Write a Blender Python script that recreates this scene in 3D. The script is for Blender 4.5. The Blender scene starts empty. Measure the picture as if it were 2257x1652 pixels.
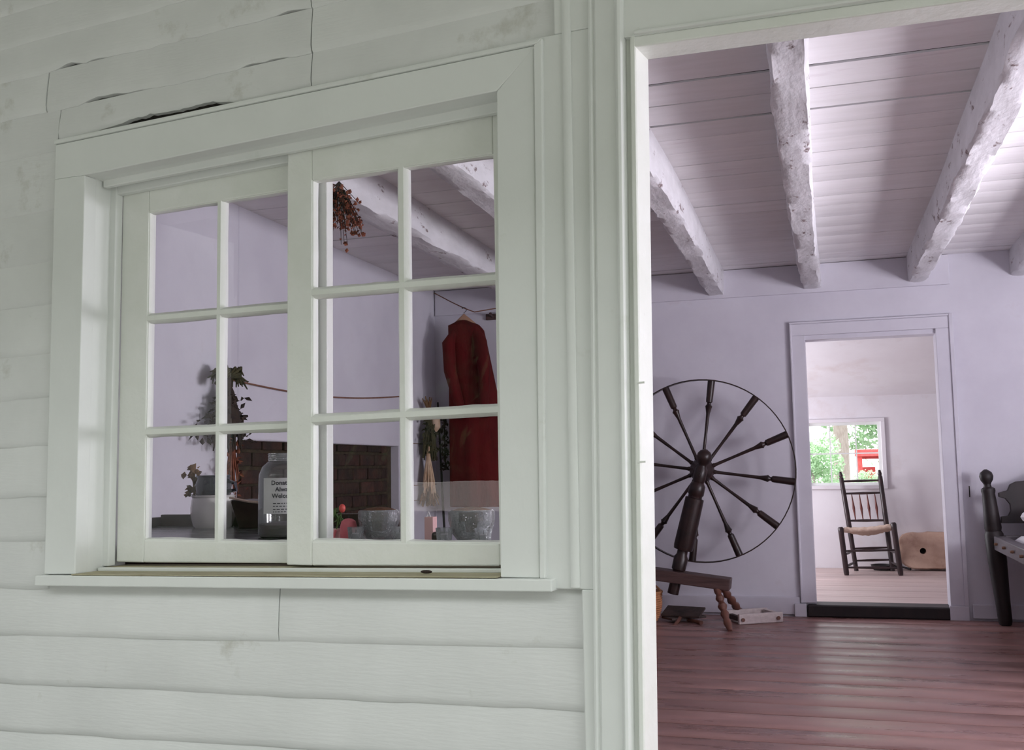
import bpy, math, random
from math import sin, cos, pi, radians, sqrt, atan2
from mathutils import Vector, noise, Matrix
random.seed(7)

# ------------------------------------------------------------------ camera
EYE = Vector((0, 0, 1.0))
FPX = 2250.0
PITCH, ROLL, HEAD = radians(5.25), radians(1.02), radians(17.0)
S = bpy.context.scene
col = S.collection
fw0 = Vector((-sin(HEAD), cos(HEAD), 0)); rt0 = Vector((cos(HEAD), sin(HEAD), 0)); up0 = Vector((0, 0, 1))
FWD = fw0 * cos(PITCH) + up0 * sin(PITCH)
UPP = up0 * cos(PITCH) - fw0 * sin(PITCH)
RGT = rt0 * cos(ROLL) - UPP * sin(ROLL)
UPC = rt0 * sin(ROLL) + UPP * cos(ROLL)
cd = bpy.data.cameras.new('camera')
cd.sensor_fit = 'HORIZONTAL'; cd.sensor_width = 36.0; cd.lens = FPX / 2257 * 36.0
cd.clip_start = 0.05; cd.clip_end = 400
cam = bpy.data.objects.new('camera', cd); col.objects.link(cam)
M3 = Matrix((RGT, UPC, -FWD)).transposed()
cam.matrix_world = Matrix.Translation(EYE) @ M3.to_4x4()
S.camera = cam

# ------------------------------------------------------------------ light, sky, exposure
S.view_settings.view_transform = 'Standard'; S.view_settings.look = 'None'
S.view_settings.exposure = 0.0; S.view_settings.gamma = 1.0
S.view_settings.use_curve_mapping = False
w = bpy.data.worlds.new('sky'); S.world = w; w.use_nodes = True
bg = w.node_tree.nodes['Background']
bg.inputs['Color'].default_value = (0.97, 1.0, 1.0, 1); bg.inputs['Strength'].default_value = 3.25

def sun(direction, strength, color, angle):
    l = bpy.data.lights.new('sun', 'SUN'); l.energy = strength; l.color = color; l.angle = radians(angle)
    o = bpy.data.objects.new('sun', l); col.objects.link(o)
    o.rotation_euler = Vector(direction).to_track_quat('-Z', 'Y').to_euler()
sun((0.5, -0.42, -0.76), 9.0, (1, 0.98, 0.95), 2.0)

def daylight(name, loc, direction, sx, sy, power, color):
    """daylight falling in through one of the side windows"""
    l = bpy.data.lights.new(name, 'AREA'); l.shape = 'RECTANGLE'; l.size = sx; l.size_y = sy
    l.energy = power; l.color = color
    o = bpy.data.objects.new(name, l); col.objects.link(o)
    o.location = loc; o.rotation_euler = Vector(direction).to_track_quat('-Z', 'Z').to_euler()
DAY = (0.94, 0.90, 1.0)
daylight('daylight_bed_window', (2.74, 4.45, 1.25), (-1, 0.1, 0.95), 0.9, 0.85, 94, DAY)
daylight('daylight_hall_window', (2.74, 3.25, 1.25), (-1, 0.3, 1.1), 0.75, 0.85, 72, DAY)
daylight('daylight_far_room', (-1.56, 8.45, 1.1), (1, 0.12, 0.30), 0.9, 0.6, 42, (0.95, 0.93, 1.0))

# ------------------------------------------------------------------ materials
MATS = {}
def nt(m): return m.node_tree.nodes, m.node_tree.links
def mat(name, c1, c2=None, rough=0.6, scale=6.0, stretch=(1, 1, 1), detail=6, lo=0.35, hi=0.65, bump=0.0, bscale=40, metal=0.0,
        spec=0.5, c3=None, dscale=3.0, dlo=0.62, dhi=0.75, rand=0.0, trans=0.0, rvar=0.0, coat=0.0, bstretch=None):
    """procedural paint/wood/stone: two colours mixed by stretched noise, optional third patchy colour"""
    m = bpy.data.materials.new(name); m.use_nodes = True
    N, L = nt(m); b = N['Principled BSDF']
    b.inputs['Roughness'].default_value = rough; b.inputs['Metallic'].default_value = metal
    b.inputs['Specular IOR Level'].default_value = spec
    b.inputs['Coat Weight'].default_value = coat
    if trans: b.inputs['Transmission Weight'].default_value = trans
    tc = N.new('ShaderNodeTexCoord'); mp = N.new('ShaderNodeMapping'); mp.inputs['Scale'].default_value = stretch
    oi = N.new('ShaderNodeObjectInfo'); ad = N.new('ShaderNodeVectorMath'); ad.operation = 'ADD'
    cm = N.new('ShaderNodeVectorMath'); cm.operation = 'SCALE'; cm.inputs['Scale'].default_value = 13.7
    cv = N.new('ShaderNodeCombineXYZ')
    for i in range(3): L.new(oi.outputs['Random'], cv.inputs[i])
    L.new(cv.outputs[0], cm.inputs[0]); L.new(tc.outputs['Object'], mp.inputs['Vector'])
    L.new(mp.outputs[0], ad.inputs[0]); L.new(cm.outputs[0], ad.inputs[1])
    c2 = c2 or c1
    n = N.new('ShaderNodeTexNoise'); n.inputs['Scale'].default_value = scale; n.inputs['Detail'].default_value = detail
    n.inputs['Roughness'].default_value = 0.6
    L.new(ad.outputs[0], n.inputs['Vector'])
    r = N.new('ShaderNodeValToRGB'); r.color_ramp.elements[0].position = lo; r.color_ramp.elements[1].position = hi
    r.color_ramp.elements[0].color = (*c1, 1); r.color_ramp.elements[1].color = (*c2, 1)
    L.new(n.outputs['Fac'], r.inputs['Fac'])
    out = r.outputs['Color']
    if c3:
        n2 = N.new('ShaderNodeTexNoise'); n2.inputs['Scale'].default_value = dscale; n2.inputs['Detail'].default_value = 8
        n2.inputs['Roughness'].default_value = 0.68
        L.new(ad.outputs[0], n2.inputs['Vector'])
        r2 = N.new('ShaderNodeValToRGB'); r2.color_ramp.elements[0].position = dlo; r2.color_ramp.elements[1].position = dhi
        r2.color_ramp.elements[0].color = (0, 0, 0, 1); r2.color_ramp.elements[1].color = (1, 1, 1, 1)
        L.new(n2.outputs['Fac'], r2.inputs['Fac'])
        mx = N.new('ShaderNodeMix'); mx.data_type = 'RGBA'
        L.new(r2.outputs['Color'], mx.inputs[0]); L.new(out, mx.inputs[6]); mx.inputs[7].default_value = (*c3, 1)
        out = mx.outputs[2]
    if rand:
        mr = N.new('ShaderNodeMapRange'); mr.inputs['To Min'].default_value = 1 - rand; mr.inputs['To Max'].default_value = 1 + rand
        L.new(oi.outputs['Random'], mr.inputs['Value'])
        hs = N.new('ShaderNodeHueSaturation'); L.new(mr.outputs[0], hs.inputs['Value']); L.new(out, hs.inputs['Color'])
        out = hs.outputs['Color']
    L.new(out, b.inputs['Base Color'])
    if rvar:
        mr = N.new('ShaderNodeMapRange'); mr.inputs['To Min'].default_value = max(0.02, rough - rvar); mr.inputs['To Max'].default_value = rough + rvar
        mr.inputs['From Min'].default_value = .3; mr.inputs['From Max'].default_value = .7
        L.new(n.outputs['Fac'], mr.inputs['Value']); L.new(mr.outputs[0], b.inputs['Roughness'])
    if bump:
        nb = N.new('ShaderNodeTexNoise'); nb.inputs['Scale'].default_value = bscale; nb.inputs['Detail'].default_value = 5
        if bstretch:
            mb = N.new('ShaderNodeMapping'); mb.inputs['Scale'].default_value = bstretch
            L.new(tc.outputs['Object'], mb.inputs['Vector']); L.new(mb.outputs[0], nb.inputs['Vector'])
        else: L.new(ad.outputs[0], nb.inputs['Vector'])
        bp = N.new('ShaderNodeBump'); bp.inputs['Strength'].default_value = bump; bp.inputs['Distance'].default_value = 0.01
        L.new(nb.outputs['Fac'], bp.inputs['Height']); L.new(bp.outputs[0], b.inputs['Normal'])
    MATS[name] = m; return m

mat('paint_siding', (.735, .745, .735), (.80, .81, .80), .55, 3, (1, 1, 1), bump=.10, bscale=9, bstretch=(2, 2, 18), c3=(.46, .45, .38), dscale=4, dlo=.60, dhi=.80, rand=.03)
mat('paint_trim', (.775, .795, .775), (.82, .84, .82), .42, 3, bump=.08, bscale=12, bstretch=(4, 4, 2), c3=(.60, .62, .55), dscale=4, dlo=.64, dhi=.82)
mat('paint_sash', (.80, .82, .77), (.86, .87, .84), .42, 6, bump=.2, bscale=45, c3=(.50, .47, .36), dscale=18, dlo=.69, dhi=.8)
mat('sill_weathered', (.36, .32, .20), (.52, .48, .34), .85, 14, (.5, 3, 1), bump=.4, bscale=60, c3=(.10, .07, .05), dscale=12, dlo=.6, dhi=.72)
mat('sheathing_dark', (.012, .010, .008), (.03, .025, .02), .9, 8)
mat('plaster', (.64, .62, .69), (.71, .695, .76), .75, 2.2, bump=.15, bscale=6, c3=(.57, .52, .56), dscale=2.2, dlo=.6, dhi=.85)
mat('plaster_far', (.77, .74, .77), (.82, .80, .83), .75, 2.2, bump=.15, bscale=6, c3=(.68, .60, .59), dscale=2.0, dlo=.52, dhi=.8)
mat('ceil_board', (.79, .77, .77), (.85, .83, .84), .6, 5, (.5, 4, 1), bump=.06, bscale=12, bstretch=(2, 30, 1), c3=(.56, .50, .51), dscale=2.5, dlo=.6, dhi=.8, rand=.04)
mat('beam_hewn', (.66, .65, .67), (.76, .75, .78), .7, 6, (2, .8, 2), bump=.35, bscale=22, c3=(.22, .16, .16), dscale=9, dlo=.60, dhi=.66)
mat('attic_dark', (.02, .015, .013), None, .9)
mat('floor_wood', (.22, .112, .098), (.355, .20, .18), .34, 4, (.4, 2.4, 1), bump=.05, bscale=14, bstretch=(1.5, 28, 1), c3=(.17, .09, .078), dscale=3, dlo=.58, dhi=.85, rand=.14, rvar=.13)
mat('floor_far', (.50, .39, .36), (.62, .50, .47), .45, 5, (.35, 6, 1), bump=.2, bscale=14, bstretch=(1.5, 28, 1), rand=.08)
mat('black_wood', (.010, .008, .009), (.022, .014, .014), .55, 12, (1, 1, .3), bump=.1)
mat('wheel_wood', (.012, .006, .006), (.030, .012, .010), .38, 14, (1, 1, 1), bump=.1)
mat('bench_wood', (.055, .028, .026), (.10, .055, .05), .5, 10, (.4, 4, 4), bump=.2, rand=.05)
mat('leg_wood', (.12, .045, .03), (.20, .085, .06), .4, 10, bump=.1)
mat('pale_wood', (.55, .47, .46), (.68, .60, .58), .6, 10, (.5, 5, 5), bump=.15)
mat('card_wood', (.035, .022, .02), (.075, .05, .042), .7, 12, bump=.3)
mat('basket_fibre', (.42, .17, .07), (.60, .28, .13), .65, 30, bump=.3)
mat('chair_wood', (.016, .010, .012), (.04, .02, .02), .35, 10)
mat('spindle_wood', (.10, .022, .016), (.16, .04, .03), .35, 10)
mat('rush', (.58, .42, .32), (.72, .58, .48), .8, 40, (1, 6, 1), bump=.5, bscale=80)
mat('millstone', (.46, .30, .22), (.58, .40, .31), .85, 7, bump=.5, bscale=25, c3=(.34, .20, .15), dscale=6, dlo=.55, dhi=.75)
mat('iron', (.012, .012, .013), (.025, .022, .022), .5, 10, metal=.3)
mat('brick', (.020, .007, .006), (.055, .018, .012), .85, 9, bump=.6, bscale=40, c3=(.018, .010, .010), dscale=5, dlo=.5, dhi=.7, rand=.35)
mat('mortar', (.030, .020, .012), (.06, .038, .022), .95, 20, bump=.5)
mat('dress_red', (.075, .004, .006), (.13, .008, .010), .9, 6, (1, 1, .3), bump=.3, bscale=60, spec=.2, c3=(.03, .004, .005), dscale=5, dlo=.58, dhi=.72)
mat('hanger_wood', (.42, .24, .15), (.5, .3, .2), .5)
mat('cord', (.16, .07, .05), (.26, .12, .08), .9, 40)
mat('dried_brown', (.10, .05, .025), (.24, .13, .06), .9, 20)
mat('dried_green', (.035, .035, .018), (.08, .07, .03), .9, 20)
mat('dried_dark', (.018, .012, .012), (.05, .03, .022), .9, 20)
mat('husk', (.55, .36, .22), (.72, .55, .40), .8, 12)
mat('dried_red', (.14, .035, .018), (.26, .08, .04), .85, 30)
mat('crock_glaze', (.70, .66, .62), (.78, .75, .71), .12, 4, coat=.4)
mat('dark_glaze', (.010, .011, .02), (.022, .025, .045), .08, 4, coat=.5)
mat('table_dark', (.022, .010, .008), (.05, .024, .018), .35, 8, (.4, 4, 1))
mat('table_top', (.045, .048, .048), (.085, .088, .085), .24, 8, (.4, 5, 1), rvar=.08)
mat('label_paper', (.62, .60, .62), (.66, .64, .66), .8)
mat('ink', (.06, .055, .07), None, .8)
mat('pink', (.70, .13, .17), (.80, .24, .27), .55, 6)
mat('pink_pale', (.72, .42, .42), (.78, .5, .5), .6, 6)
mat('red_petal', (.62, .05, .05), (.75, .12, .10), .5, 6)
mat('leaf_green', (.06, .13, .03), (.12, .22, .06), .6, 8)
mat('candle', (.85, .83, .84), None, .5)
mat('potpourri', (.07, .025, .01), (.16, .06, .022), .8, 60, bump=.6)
mat('linen', (.82, .80, .84), (.88, .87, .9), .85, 6, bump=.3)
mat('ticking', (.36, .30, .16), (.46, .40, .24), .9, 10)
mat('rail_wood', (.10, .09, .10), (.16, .14, .15), .4, 9, (4, .5, 4))
mat('rope', (.30, .17, .11), None, .9)
mat('bark', (.30, .24, .22), (.42, .36, .34), .9, 6, (4, 4, 1), bump=.6)
mat('leaf_light', (.34, .52, .30), (.50, .70, .46), .6, 3, rand=.1)
mat('leaf_dark', (.022, .045, .015), (.05, .085, .025), .6, 3, rand=.1)
mat('grass', (.155, .15, .138), (.24, .235, .22), .9, 5, bump=.4)
mat('red_paint', (.62, .06, .06), (.70, .10, .10), .6, 6)
mat('shingle', (.10, .09, .085), (.16, .15, .14), .9, 6)
mat('porch_board', (.26, .25, .23), (.36, .35, .33), .6, 5, (6, .5, 1))
mat('porch_ceiling', (.62, .64, .60), (.70, .72, .68), .6, 5)
mat('white_board', (.86, .80, .78), (.88, .83, .81), .6, 5)

def glassmat(name, tint=(1, 1, 1), ior=1.5, wav=.02, rough=0.0, haze=0.0, wsc=5):
    m = bpy.data.materials.new(name); m.use_nodes = True; N, L = nt(m)
    N.remove(N['Principled BSDF']); out = N['Material Output']
    t = N.new('ShaderNodeBsdfTransparent'); t.inputs[0].default_value = (*tint, 1)
    g = N.new('ShaderNodeBsdfGlossy'); g.inputs['Roughness'].default_value = rough
    f = N.new('ShaderNodeFresnel'); f.inputs['IOR'].default_value = ior
    n = N.new('ShaderNodeTexNoise'); n.inputs['Scale'].default_value = wsc
    tc = N.new('ShaderNodeTexCoord'); L.new(tc.outputs['Object'], n.inputs['Vector'])
    bp = N.new('ShaderNodeBump'); bp.inputs['Strength'].default_value = wav; bp.inputs['Distance'].default_value = .02
    L.new(n.outputs['Fac'], bp.inputs['Height']); L.new(bp.outputs[0], g.inputs['Normal'])
    mx = N.new('ShaderNodeMixShader'); L.new(f.outputs[0], mx.inputs[0]); L.new(t.outputs[0], mx.inputs[1]); L.new(g.outputs[0], mx.inputs[2])
    sh = mx.outputs[0]
    if haze:
        df = N.new('ShaderNodeBsdfDiffuse'); df.inputs[0].default_value = (.8, .8, .83, 1); m2 = N.new('ShaderNodeMixShader'); m2.inputs[0].default_value = haze
        L.new(sh, m2.inputs[1]); L.new(df.outputs[0], m2.inputs[2]); sh = m2.outputs[0]
    L.new(sh, out.inputs['Surface']); MATS[name] = m
glassmat('pane_glass', (.97, .985, .975), 1.5, .004)
glassmat('jar_glass', (.97, .98, .99), 1.5, .05, 0.0, .10)
glassmat('cut_glass', (.96, .97, .99), 1.9, 1.0, .03, .15, 90)

# ------------------------------------------------------------------ mesh helpers
class MB:
    def __init__(s): s.v = []; s.f = []
    def add(s, vs, fs):
        o = len(s.v); s.v += [Vector(p) for p in vs]; s.f += [tuple(i + o for i in f) for f in fs]; return s
    def hexa(s, p):   # 4 bottom ccw, 4 top
        return s.add(p, [(3, 2, 1, 0), (4, 5, 6, 7), (0, 1, 5, 4), (1, 2, 6, 5), (2, 3, 7, 6), (3, 0, 4, 7)])
    def box(s, x0, x1, y0, y1, z0, z1):
        return s.hexa([(x0, y0, z0), (x1, y0, z0), (x1, y1, z0), (x0, y1, z0), (x0, y0, z1), (x1, y0, z1), (x1, y1, z1), (x0, y1, z1)])
    def prism(s, poly, off):
        n = len(poly); off = Vector(off); a = [Vector(p) for p in poly]; b = [p + off for p in a]
        return s.add(a + b, [tuple(range(n - 1, -1, -1)), tuple(range(n, 2 * n))] + [(i, (i + 1) % n, n + (i + 1) % n, n + i) for i in range(n)])
    def tube(s, path, rad, seg=8, caps=True):
        path = [Vector(p) for p in path]; n = len(path)
        if not hasattr(rad, '__len__'): rad = [rad] * n
        T = [(path[min(i + 1, n - 1)] - path[max(i - 1, 0)]).normalized() for i in range(n)]
        u = T[0].orthogonal().normalized(); vs = []
        for i in range(n):
            u = (u - T[i] * u.dot(T[i])).normalized(); w_ = T[i].cross(u)
            for k in range(seg):
                a = 2 * pi * k / seg; vs.append(path[i] + (u * cos(a) + w_ * sin(a)) * rad[i])
        fs = [(i * seg + k, i * seg + (k + 1) % seg, (i + 1) * seg + (k + 1) % seg, (i + 1) * seg + k) for i in range(n - 1) for k in range(seg)]
        if caps: fs += [tuple(range(seg - 1, -1, -1)), tuple(range((n - 1) * seg, n * seg))]
        return s.add(vs, fs)
    def turned(s, a, b, prof, seg=10):      # prof: (t along a-b, radius)
        a = Vector(a); b = Vector(b)
        return s.tube([a.lerp(b, t) for t, r in prof], [r for t, r in prof], seg)
    def lathe(s, c, prof, seg=24, close=False):   # prof: (r, z)
        c = Vector(c); vs = []; n = len(prof)
        for r, z in prof:
            for k in range(seg):
                a = 2 * pi * k / seg; vs.append(c + Vector((r * cos(a), r * sin(a), z)))
        fs = [(i * seg + k, i * seg + (k + 1) % seg, (i + 1) * seg + (k + 1) % seg, (i + 1) * seg + k) for i in range(n - 1) for k in range(seg)]
        fs += [tuple(range(seg - 1, -1, -1)), tuple(range((n - 1) * seg, n * seg))]
        return s.add(vs, fs)
    def ball(s, c, r, seg=12, rings=8, sq=(1, 1, 1)):
        c = Vector(c); vs = []
        for i in range(1, rings):
            t = pi * i / rings
            for k in range(seg):
                a = 2 * pi * k / seg; vs.append(c + Vector((r * sin(t) * cos(a) * sq[0], r * sin(t) * sin(a) * sq[1], r * cos(t) * sq[2])))
        n = len(vs); vs += [c + Vector((0, 0, r * sq[2])), c - Vector((0, 0, r * sq[2]))]
        fs = [(i * seg + k, (i + 1) * seg + k, (i + 1) * seg + (k + 1) % seg, i * seg + (k + 1) % seg) for i in range(rings - 2) for k in range(seg)]
        fs += [(n, k, (k + 1) % seg) for k in range(seg)] + [(n + 1, (rings - 2) * seg + (k + 1) % seg, (rings - 2) * seg + k) for k in range(seg)]
        return s.add(vs, fs)

def build(name, mb, material, parent=None, base=(0, 0, 0), smooth=False, bevel=0.0, bseg=2):
    """base = world position of the thing the mesh belongs to; mb is in world coordinates"""
    base = Vector(base)
    me = bpy.data.meshes.new(name); me.from_pydata([tuple(p - base) for p in mb.v], [], mb.f); me.update()
    me.materials.append(MATS[material])
    if smooth:
        for p in me.polygons: p.use_smooth = True
        me.set_sharp_from_angle(angle=radians(40))
    o = bpy.data.objects.new(name, me); col.objects.link(o)
    if parent: o.parent = parent
    else: o.location = base
    if bevel:
        b = o.modifiers.new('bevel', 'BEVEL'); b.width = bevel; b.segments = bseg; b.limit_method = 'ANGLE'
    return o
def tag(o, label, cat, group=None, kind=None):
    o['label'] = label
    if cat: o['category'] = cat
    if group: o['group'] = group
    if kind: o['kind'] = kind
    return o
class Thing:
    def __init__(s, name, label, cat, base, group=None, kind=None):
        s.base = Vector(base); s.o = bpy.data.objects.new(name, None); col.objects.link(s.o); s.o.location = s.base
        s.o.empty_display_size = .1; tag(s.o, label, cat, group, kind)
    def part(s, name, mb, material, parent=None, **k):
        return build(name, mb, material, parent or s.o, s.base, **k)

# ------------------------------------------------------------------ front wall frame: s along the wall, d into the house
TH = radians(5.2)
P0 = Vector((-0.368, 2.308, 0)); FD = Vector((cos(TH), -sin(TH), 0)); FN = Vector((sin(TH), cos(TH), 0))
def fp(s, z, d): p = P0 + FD * s + FN * d; return Vector((p.x, p.y, z))
def fbox(mb, s0, s1, z0, z1, d0, d1):
    return mb.hexa([fp(s0, z0, d0), fp(s1, z0, d0), fp(s1, z0, d1), fp(s0, z0, d1), fp(s0, z1, d0), fp(s1, z1, d0), fp(s1, z1, d1), fp(s0, z1, d1)])
def fprism(mb, poly, d0, d1): return mb.prism([fp(s, z, d0) for s, z in poly], FN * (d1 - d0))
YB = 7.1; XL = -2.77; XR = 2.6; ZC = 2.34

# wall_front: framing core with the window and door openings left free
core = MB()
for a in [(-4.2, -1.75, -.4, 2.75), (-1.75, -.35, -.4, .70), (-1.75, -.35, 1.96, 2.75), (-.35, -.085, -.4, 2.75), (-.085, .93, 2.01, 2.75), (.93, 3.2, -.4, 2.75)]:
    fbox(core, *a, .046, .060)
WF = tag(build('wall_front', core, 'sheathing_dark'), 'white clapboard wall with a sliding window beside the open doorway', 'wall', kind='structure')
inner = MB()
for a in [(-2.42, -1.75, -.1, 2.6), (-1.75, -.35, -.1, .70), (-1.75, -.35, 1.96, 2.6), (-.35, -.085, -.1, 2.6), (-.085, .93, 2.01, 2.6), (.93, 3.2, -.1, 2.6)]:
    fbox(inner, *a, .0605, .085)
build('inner_plaster', inner, 'plaster', WF)

def clapboard(s0, s1, zb0, zb1, zt0, zt1, amp=.0025, seed=0, step=.05, arch=(), lap=.025):
    """one lapped board; zb*/zt* are bottom/top heights at s=-2.05 and s=-.2"""
    mb = MB(); n = max(2, int((s1 - s0) / step)); vs = []
    for i in range(n + 1):
        s = s0 + (s1 - s0) * i / n; t = (s + 2.05) / 1.85
        w1 = amp * noise.noise((s * 6, seed * 3.1, 0)) + amp * .7 * noise.noise((s * 21, seed * 1.7, 3))
        for c_, wd_, h_ in arch: w1 += h_ * math.exp(-((s - c_) / wd_) ** 2) * (1 + .35 * noise.noise((s * 40, seed, 1)))
        w2 = .003 * noise.noise((s * 2.5, seed * 2.3, 7))
        zb = zb0 + (zb1 - zb0) * t + w1; zt = zt0 + (zt1 - zt0) * t + lap
        vs += [fp(s, zb, .042), fp(s, zb + .0005, .0255 + w2), fp(s, zb + .006, .0215 + w2), fp(s, zb + .022, .0190 + w2), fp(s, (zb + zt) / 2, .0215 + w2 * .6), fp(s, zt, .029), fp(s, zt, .045)]
    fs = []
    for i in range(n):
        for k in range(7): fs.append((i * 7 + k, (i + 1) * 7 + k, (i + 1) * 7 + (k + 1) % 7, i * 7 + (k + 1) % 7))
    fs += [tuple(range(7)), tuple(n * 7 + k for k in range(6, -1, -1))]
    mb.add(vs, fs); build('clapboard', mb, 'paint_siding', WF, smooth=True)
WL = -4.2
up = [(1.995, 2.052), (2.113, 2.153), (2.240, 2.278), (2.352, 2.392), (2.462, 2.50), (2.58, 2.62), (2.70, 2.74)]
for i in range(6):
    zb, zt = up[i], up[i + 1]
    if i == 0:    # the course resting on the window head, with a ragged gap above the casing
        clapboard(WL, -1.835, 1.985, 2.03, *zt, seed=1)
        clapboard(-1.832, -.932, 2.016, 2.060, *zt, amp=.004, seed=2, step=.015, arch=((-1.48, .14, .021), (-1.28, .09, .013)), lap=.004)
        clapboard(-.928, -.224, 2.012, 2.054, *zt, seed=3)
    elif i == 1:
        clapboard(WL, -1.888, *zb, *zt, amp=.005, seed=4); clapboard(-1.884, -.932, *zb, *zt, amp=.006, seed=5, step=.015, arch=((-1.05, .055, .011), (-1.14, .03, .007), (-1.66, .07, .008)), lap=.004); clapboard(-.928, -.224, *zb, *zt, seed=6)
    elif i == 2:
        clapboard(WL, -.932, *zb, *zt, amp=.006, seed=7, step=.02, arch=((-1.80, .03, .011), (-1.70, .10, .006), (-1.0, .05, .007))); clapboard(-.928, -.224, *zb, *zt, seed=8)
    else: clapboard(WL, -.224, *zb, *zt, amp=.005, seed=9 + i)
lf = [.669, .808, .938, 1.088, 1.232, 1.366, 1.515, 1.647, 1.804, 1.992]
for i in range(9):
    clapboard(WL, -1.835, lf[i], lf[i] + .03, lf[i + 1], lf[i + 1] + .03, amp=.004, seed=20 + i)
lo = [(-.02, .03), (.12, .18), (.255, .318), (.393, .441), (.531, .582), (.669, .705)]
for i in range(5):
    if i == 4: clapboard(WL, -1.032, *lo[i], *lo[i + 1], seed=40); clapboard(-1.029, -.187, *lo[i], *lo[i + 1], seed=41)
    else: clapboard(WL, -.187, *lo[i], *lo[i + 1], amp=.003, seed=42 + i)

zr = -.02
while zr < 2.7:      # courses right of the doorway, level with the rest
    clapboard(1.152, 3.2, zr, zr, min(zr + .137, 2.71), min(zr + .137, 2.71), seed=60 + zr); zr += .137
mb = MB(); fbox(mb, -4.2, 3.2, 2.665, 2.785, -.004, .05); tag(build('trim_2', mb, 'paint_trim', bevel=.003), 'white frieze board under the porch ceiling', 'trim', kind='structure')

# ------------------------------------------------------------------ window_1 : casing, sill, two sliding sashes
W1 = Thing('window_1', 'white twelve-pane horizontal sliding window set in the clapboard wall', 'window', fp(-1.05, .70, 0), kind='structure')
def wpart(name, fn, m='paint_trim', parent=None, bevel=.003):
    mb = MB(); fn(mb); return W1.part(name, mb, m, parent, bevel=bevel)
wpart('casing', lambda m: fprism(m, [(-1.829, .719), (-1.712, .722), (-1.706, 1.89), (-1.825, 1.892)], 0, .048))
wpart('casing', lambda m: fprism(m, [(-1.825, 1.892), (-1.706, 1.89), (-.376, 1.934), (-.264, 2.032), (-1.825, 1.998)], 0.0004, .048))
wpart('casing', lambda m: fprism(m, [(-.388, .744), (-.288, .744), (-.276, 2.030), (-.377, 1.932)], 0, .048))
wpart('bead', lambda m: fprism(m, [(-1.8255, 1.999), (-.263, 2.033), (-.252, 2.046), (-1.8255, 2.012)], -.006, .048))
wpart('bead', lambda m: fprism(m, [(-.2865, .744), (-.272, .744), (-.252, 2.045), (-.2745, 2.031)], -.006, .048))
# jamb lining
wpart('jamb', lambda m: m.hexa([fp(-1.75, .70, .04), fp(-1.7125, .70, .04), fp(-1.7125, .70, .2), fp(-1.75, .70, .2), fp(-1.745, 1.95, .04), fp(-1.7065, 1.95, .04), fp(-1.7065, 1.95, .2), fp(-1.745, 1.95, .2)]))
wpart('jamb', lambda m: fbox(m, -.378, -.34, .70, 1.98, .05, .2))
wpart('jamb', lambda m: m.hexa([fp(-1.71, 1.8905, .04), fp(-.37, 1.9345, .04), fp(-.37, 1.925, .2), fp(-1.71, 1.875, .2), fp(-1.71, 1.97, .04), fp(-.37, 1.98, .04), fp(-.37, 1.98, .2), fp(-1.71, 1.97, .2)]))
# stops
wpart('stop', lambda m: m.hexa([fp(-1.72, .735, .105), fp(-1.690, .735, .105), fp(-1.690, .735, .134), fp(-1.72, .735, .134), fp(-1.71, 1.90, .105), fp(-1.684, 1.90, .105), fp(-1.684, 1.90, .134), fp(-1.71, 1.90, .134)]))
wpart('stop', lambda m: fprism(m, [(-1.70, 1.868), (-.378, 1.905), (-.378, 1.95), (-1.70, 1.90)], .066, .085))
wpart('stop', lambda m: fprism(m, [(-1.70, 1.855), (-1.03, 1.875), (-1.03, 1.95), (-1.70, 1.90)], .110, .134))
# sill in three steps: nosing, dirty top, track rail
wpart('sill', lambda m: fprism(m, [(-1.842, .688), (-.250, .716), (-.250, .7445), (-1.842, .7175)], -.022, .06))
wpart('sill_top', lambda m: fprism(m, [(-1.708, .7208), (-.39, .7438), (-.39, .7470), (-1.708, .7238)], -.018, .13), 'sill_weathered')
wpart('sill_track', lambda m: fprism(m, [(-1.70, .7230), (-.38, .7460), (-.38, .7570), (-1.70, .7340)], .074, .087))
wpart('sill_track', lambda m: fprism(m, [(-1.70, .72), (-.38, .743), (-.38, .756), (-1.70, .733)], .1005, .2), 'sill_weathered')
# dead moth lying on the sill
mb = MB(); mb.ball(fp(-.60, .7495, .03), .008, 10, 6, (2.0, .9, .55)); tag(build('dead_moth', mb, 'dried_dark', None, fp(-.60, .7448, .03)), 'small dark dead moth lying on the weathered outer window sill', 'insect')

def wavybar(mb, s0, z0, s1, z1, half, d0, d1, seed, amp=.0016):
    """bar between two points with slightly uneven putty edges"""
    n = 14; A = Vector((s0, z0)); B = Vector((s1, z1)); t = (B - A).normalized(); q = Vector((-t.y, t.x)); e1 = []; e2 = []
    for i in range(n + 1):
        c = A.lerp(B, i / n)
        e1.append(c + q * (half + amp * noise.noise((i * .9, seed, 0)) + amp * .5 * noise.noise((i * .37, seed, 9)) * 2))
        e2.append(c - q * (half + amp * noise.noise((i * .9, seed, 5)) + amp * .5 * noise.noise((i * .37, seed, 4)) * 2))
    vs = []
    for i in range(n + 1):
        c = A.lerp(B, i / n)
        a, b = e1[i], e2[i]; a2 = c + q * half * .45; b2 = c - q * half * .45
        vs += [fp(a.x, a.y, d1), fp(a.x, a.y, d0 + .012), fp(a2.x, a2.y, d0), fp(b2.x, b2.y, d0), fp(b.x, b.y, d0 + .012), fp(b.x, b.y, d1)]
    fs = [(i * 6 + k, (i + 1) * 6 + k, (i + 1) * 6 + (k + 1) % 6, i * 6 + (k + 1) % 6) for i in range(n) for k in range(6)]
    fs += [tuple(range(5, -1, -1)), tuple(n * 6 + k for k in range(6))]
    mb.add(vs, fs)
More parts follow.
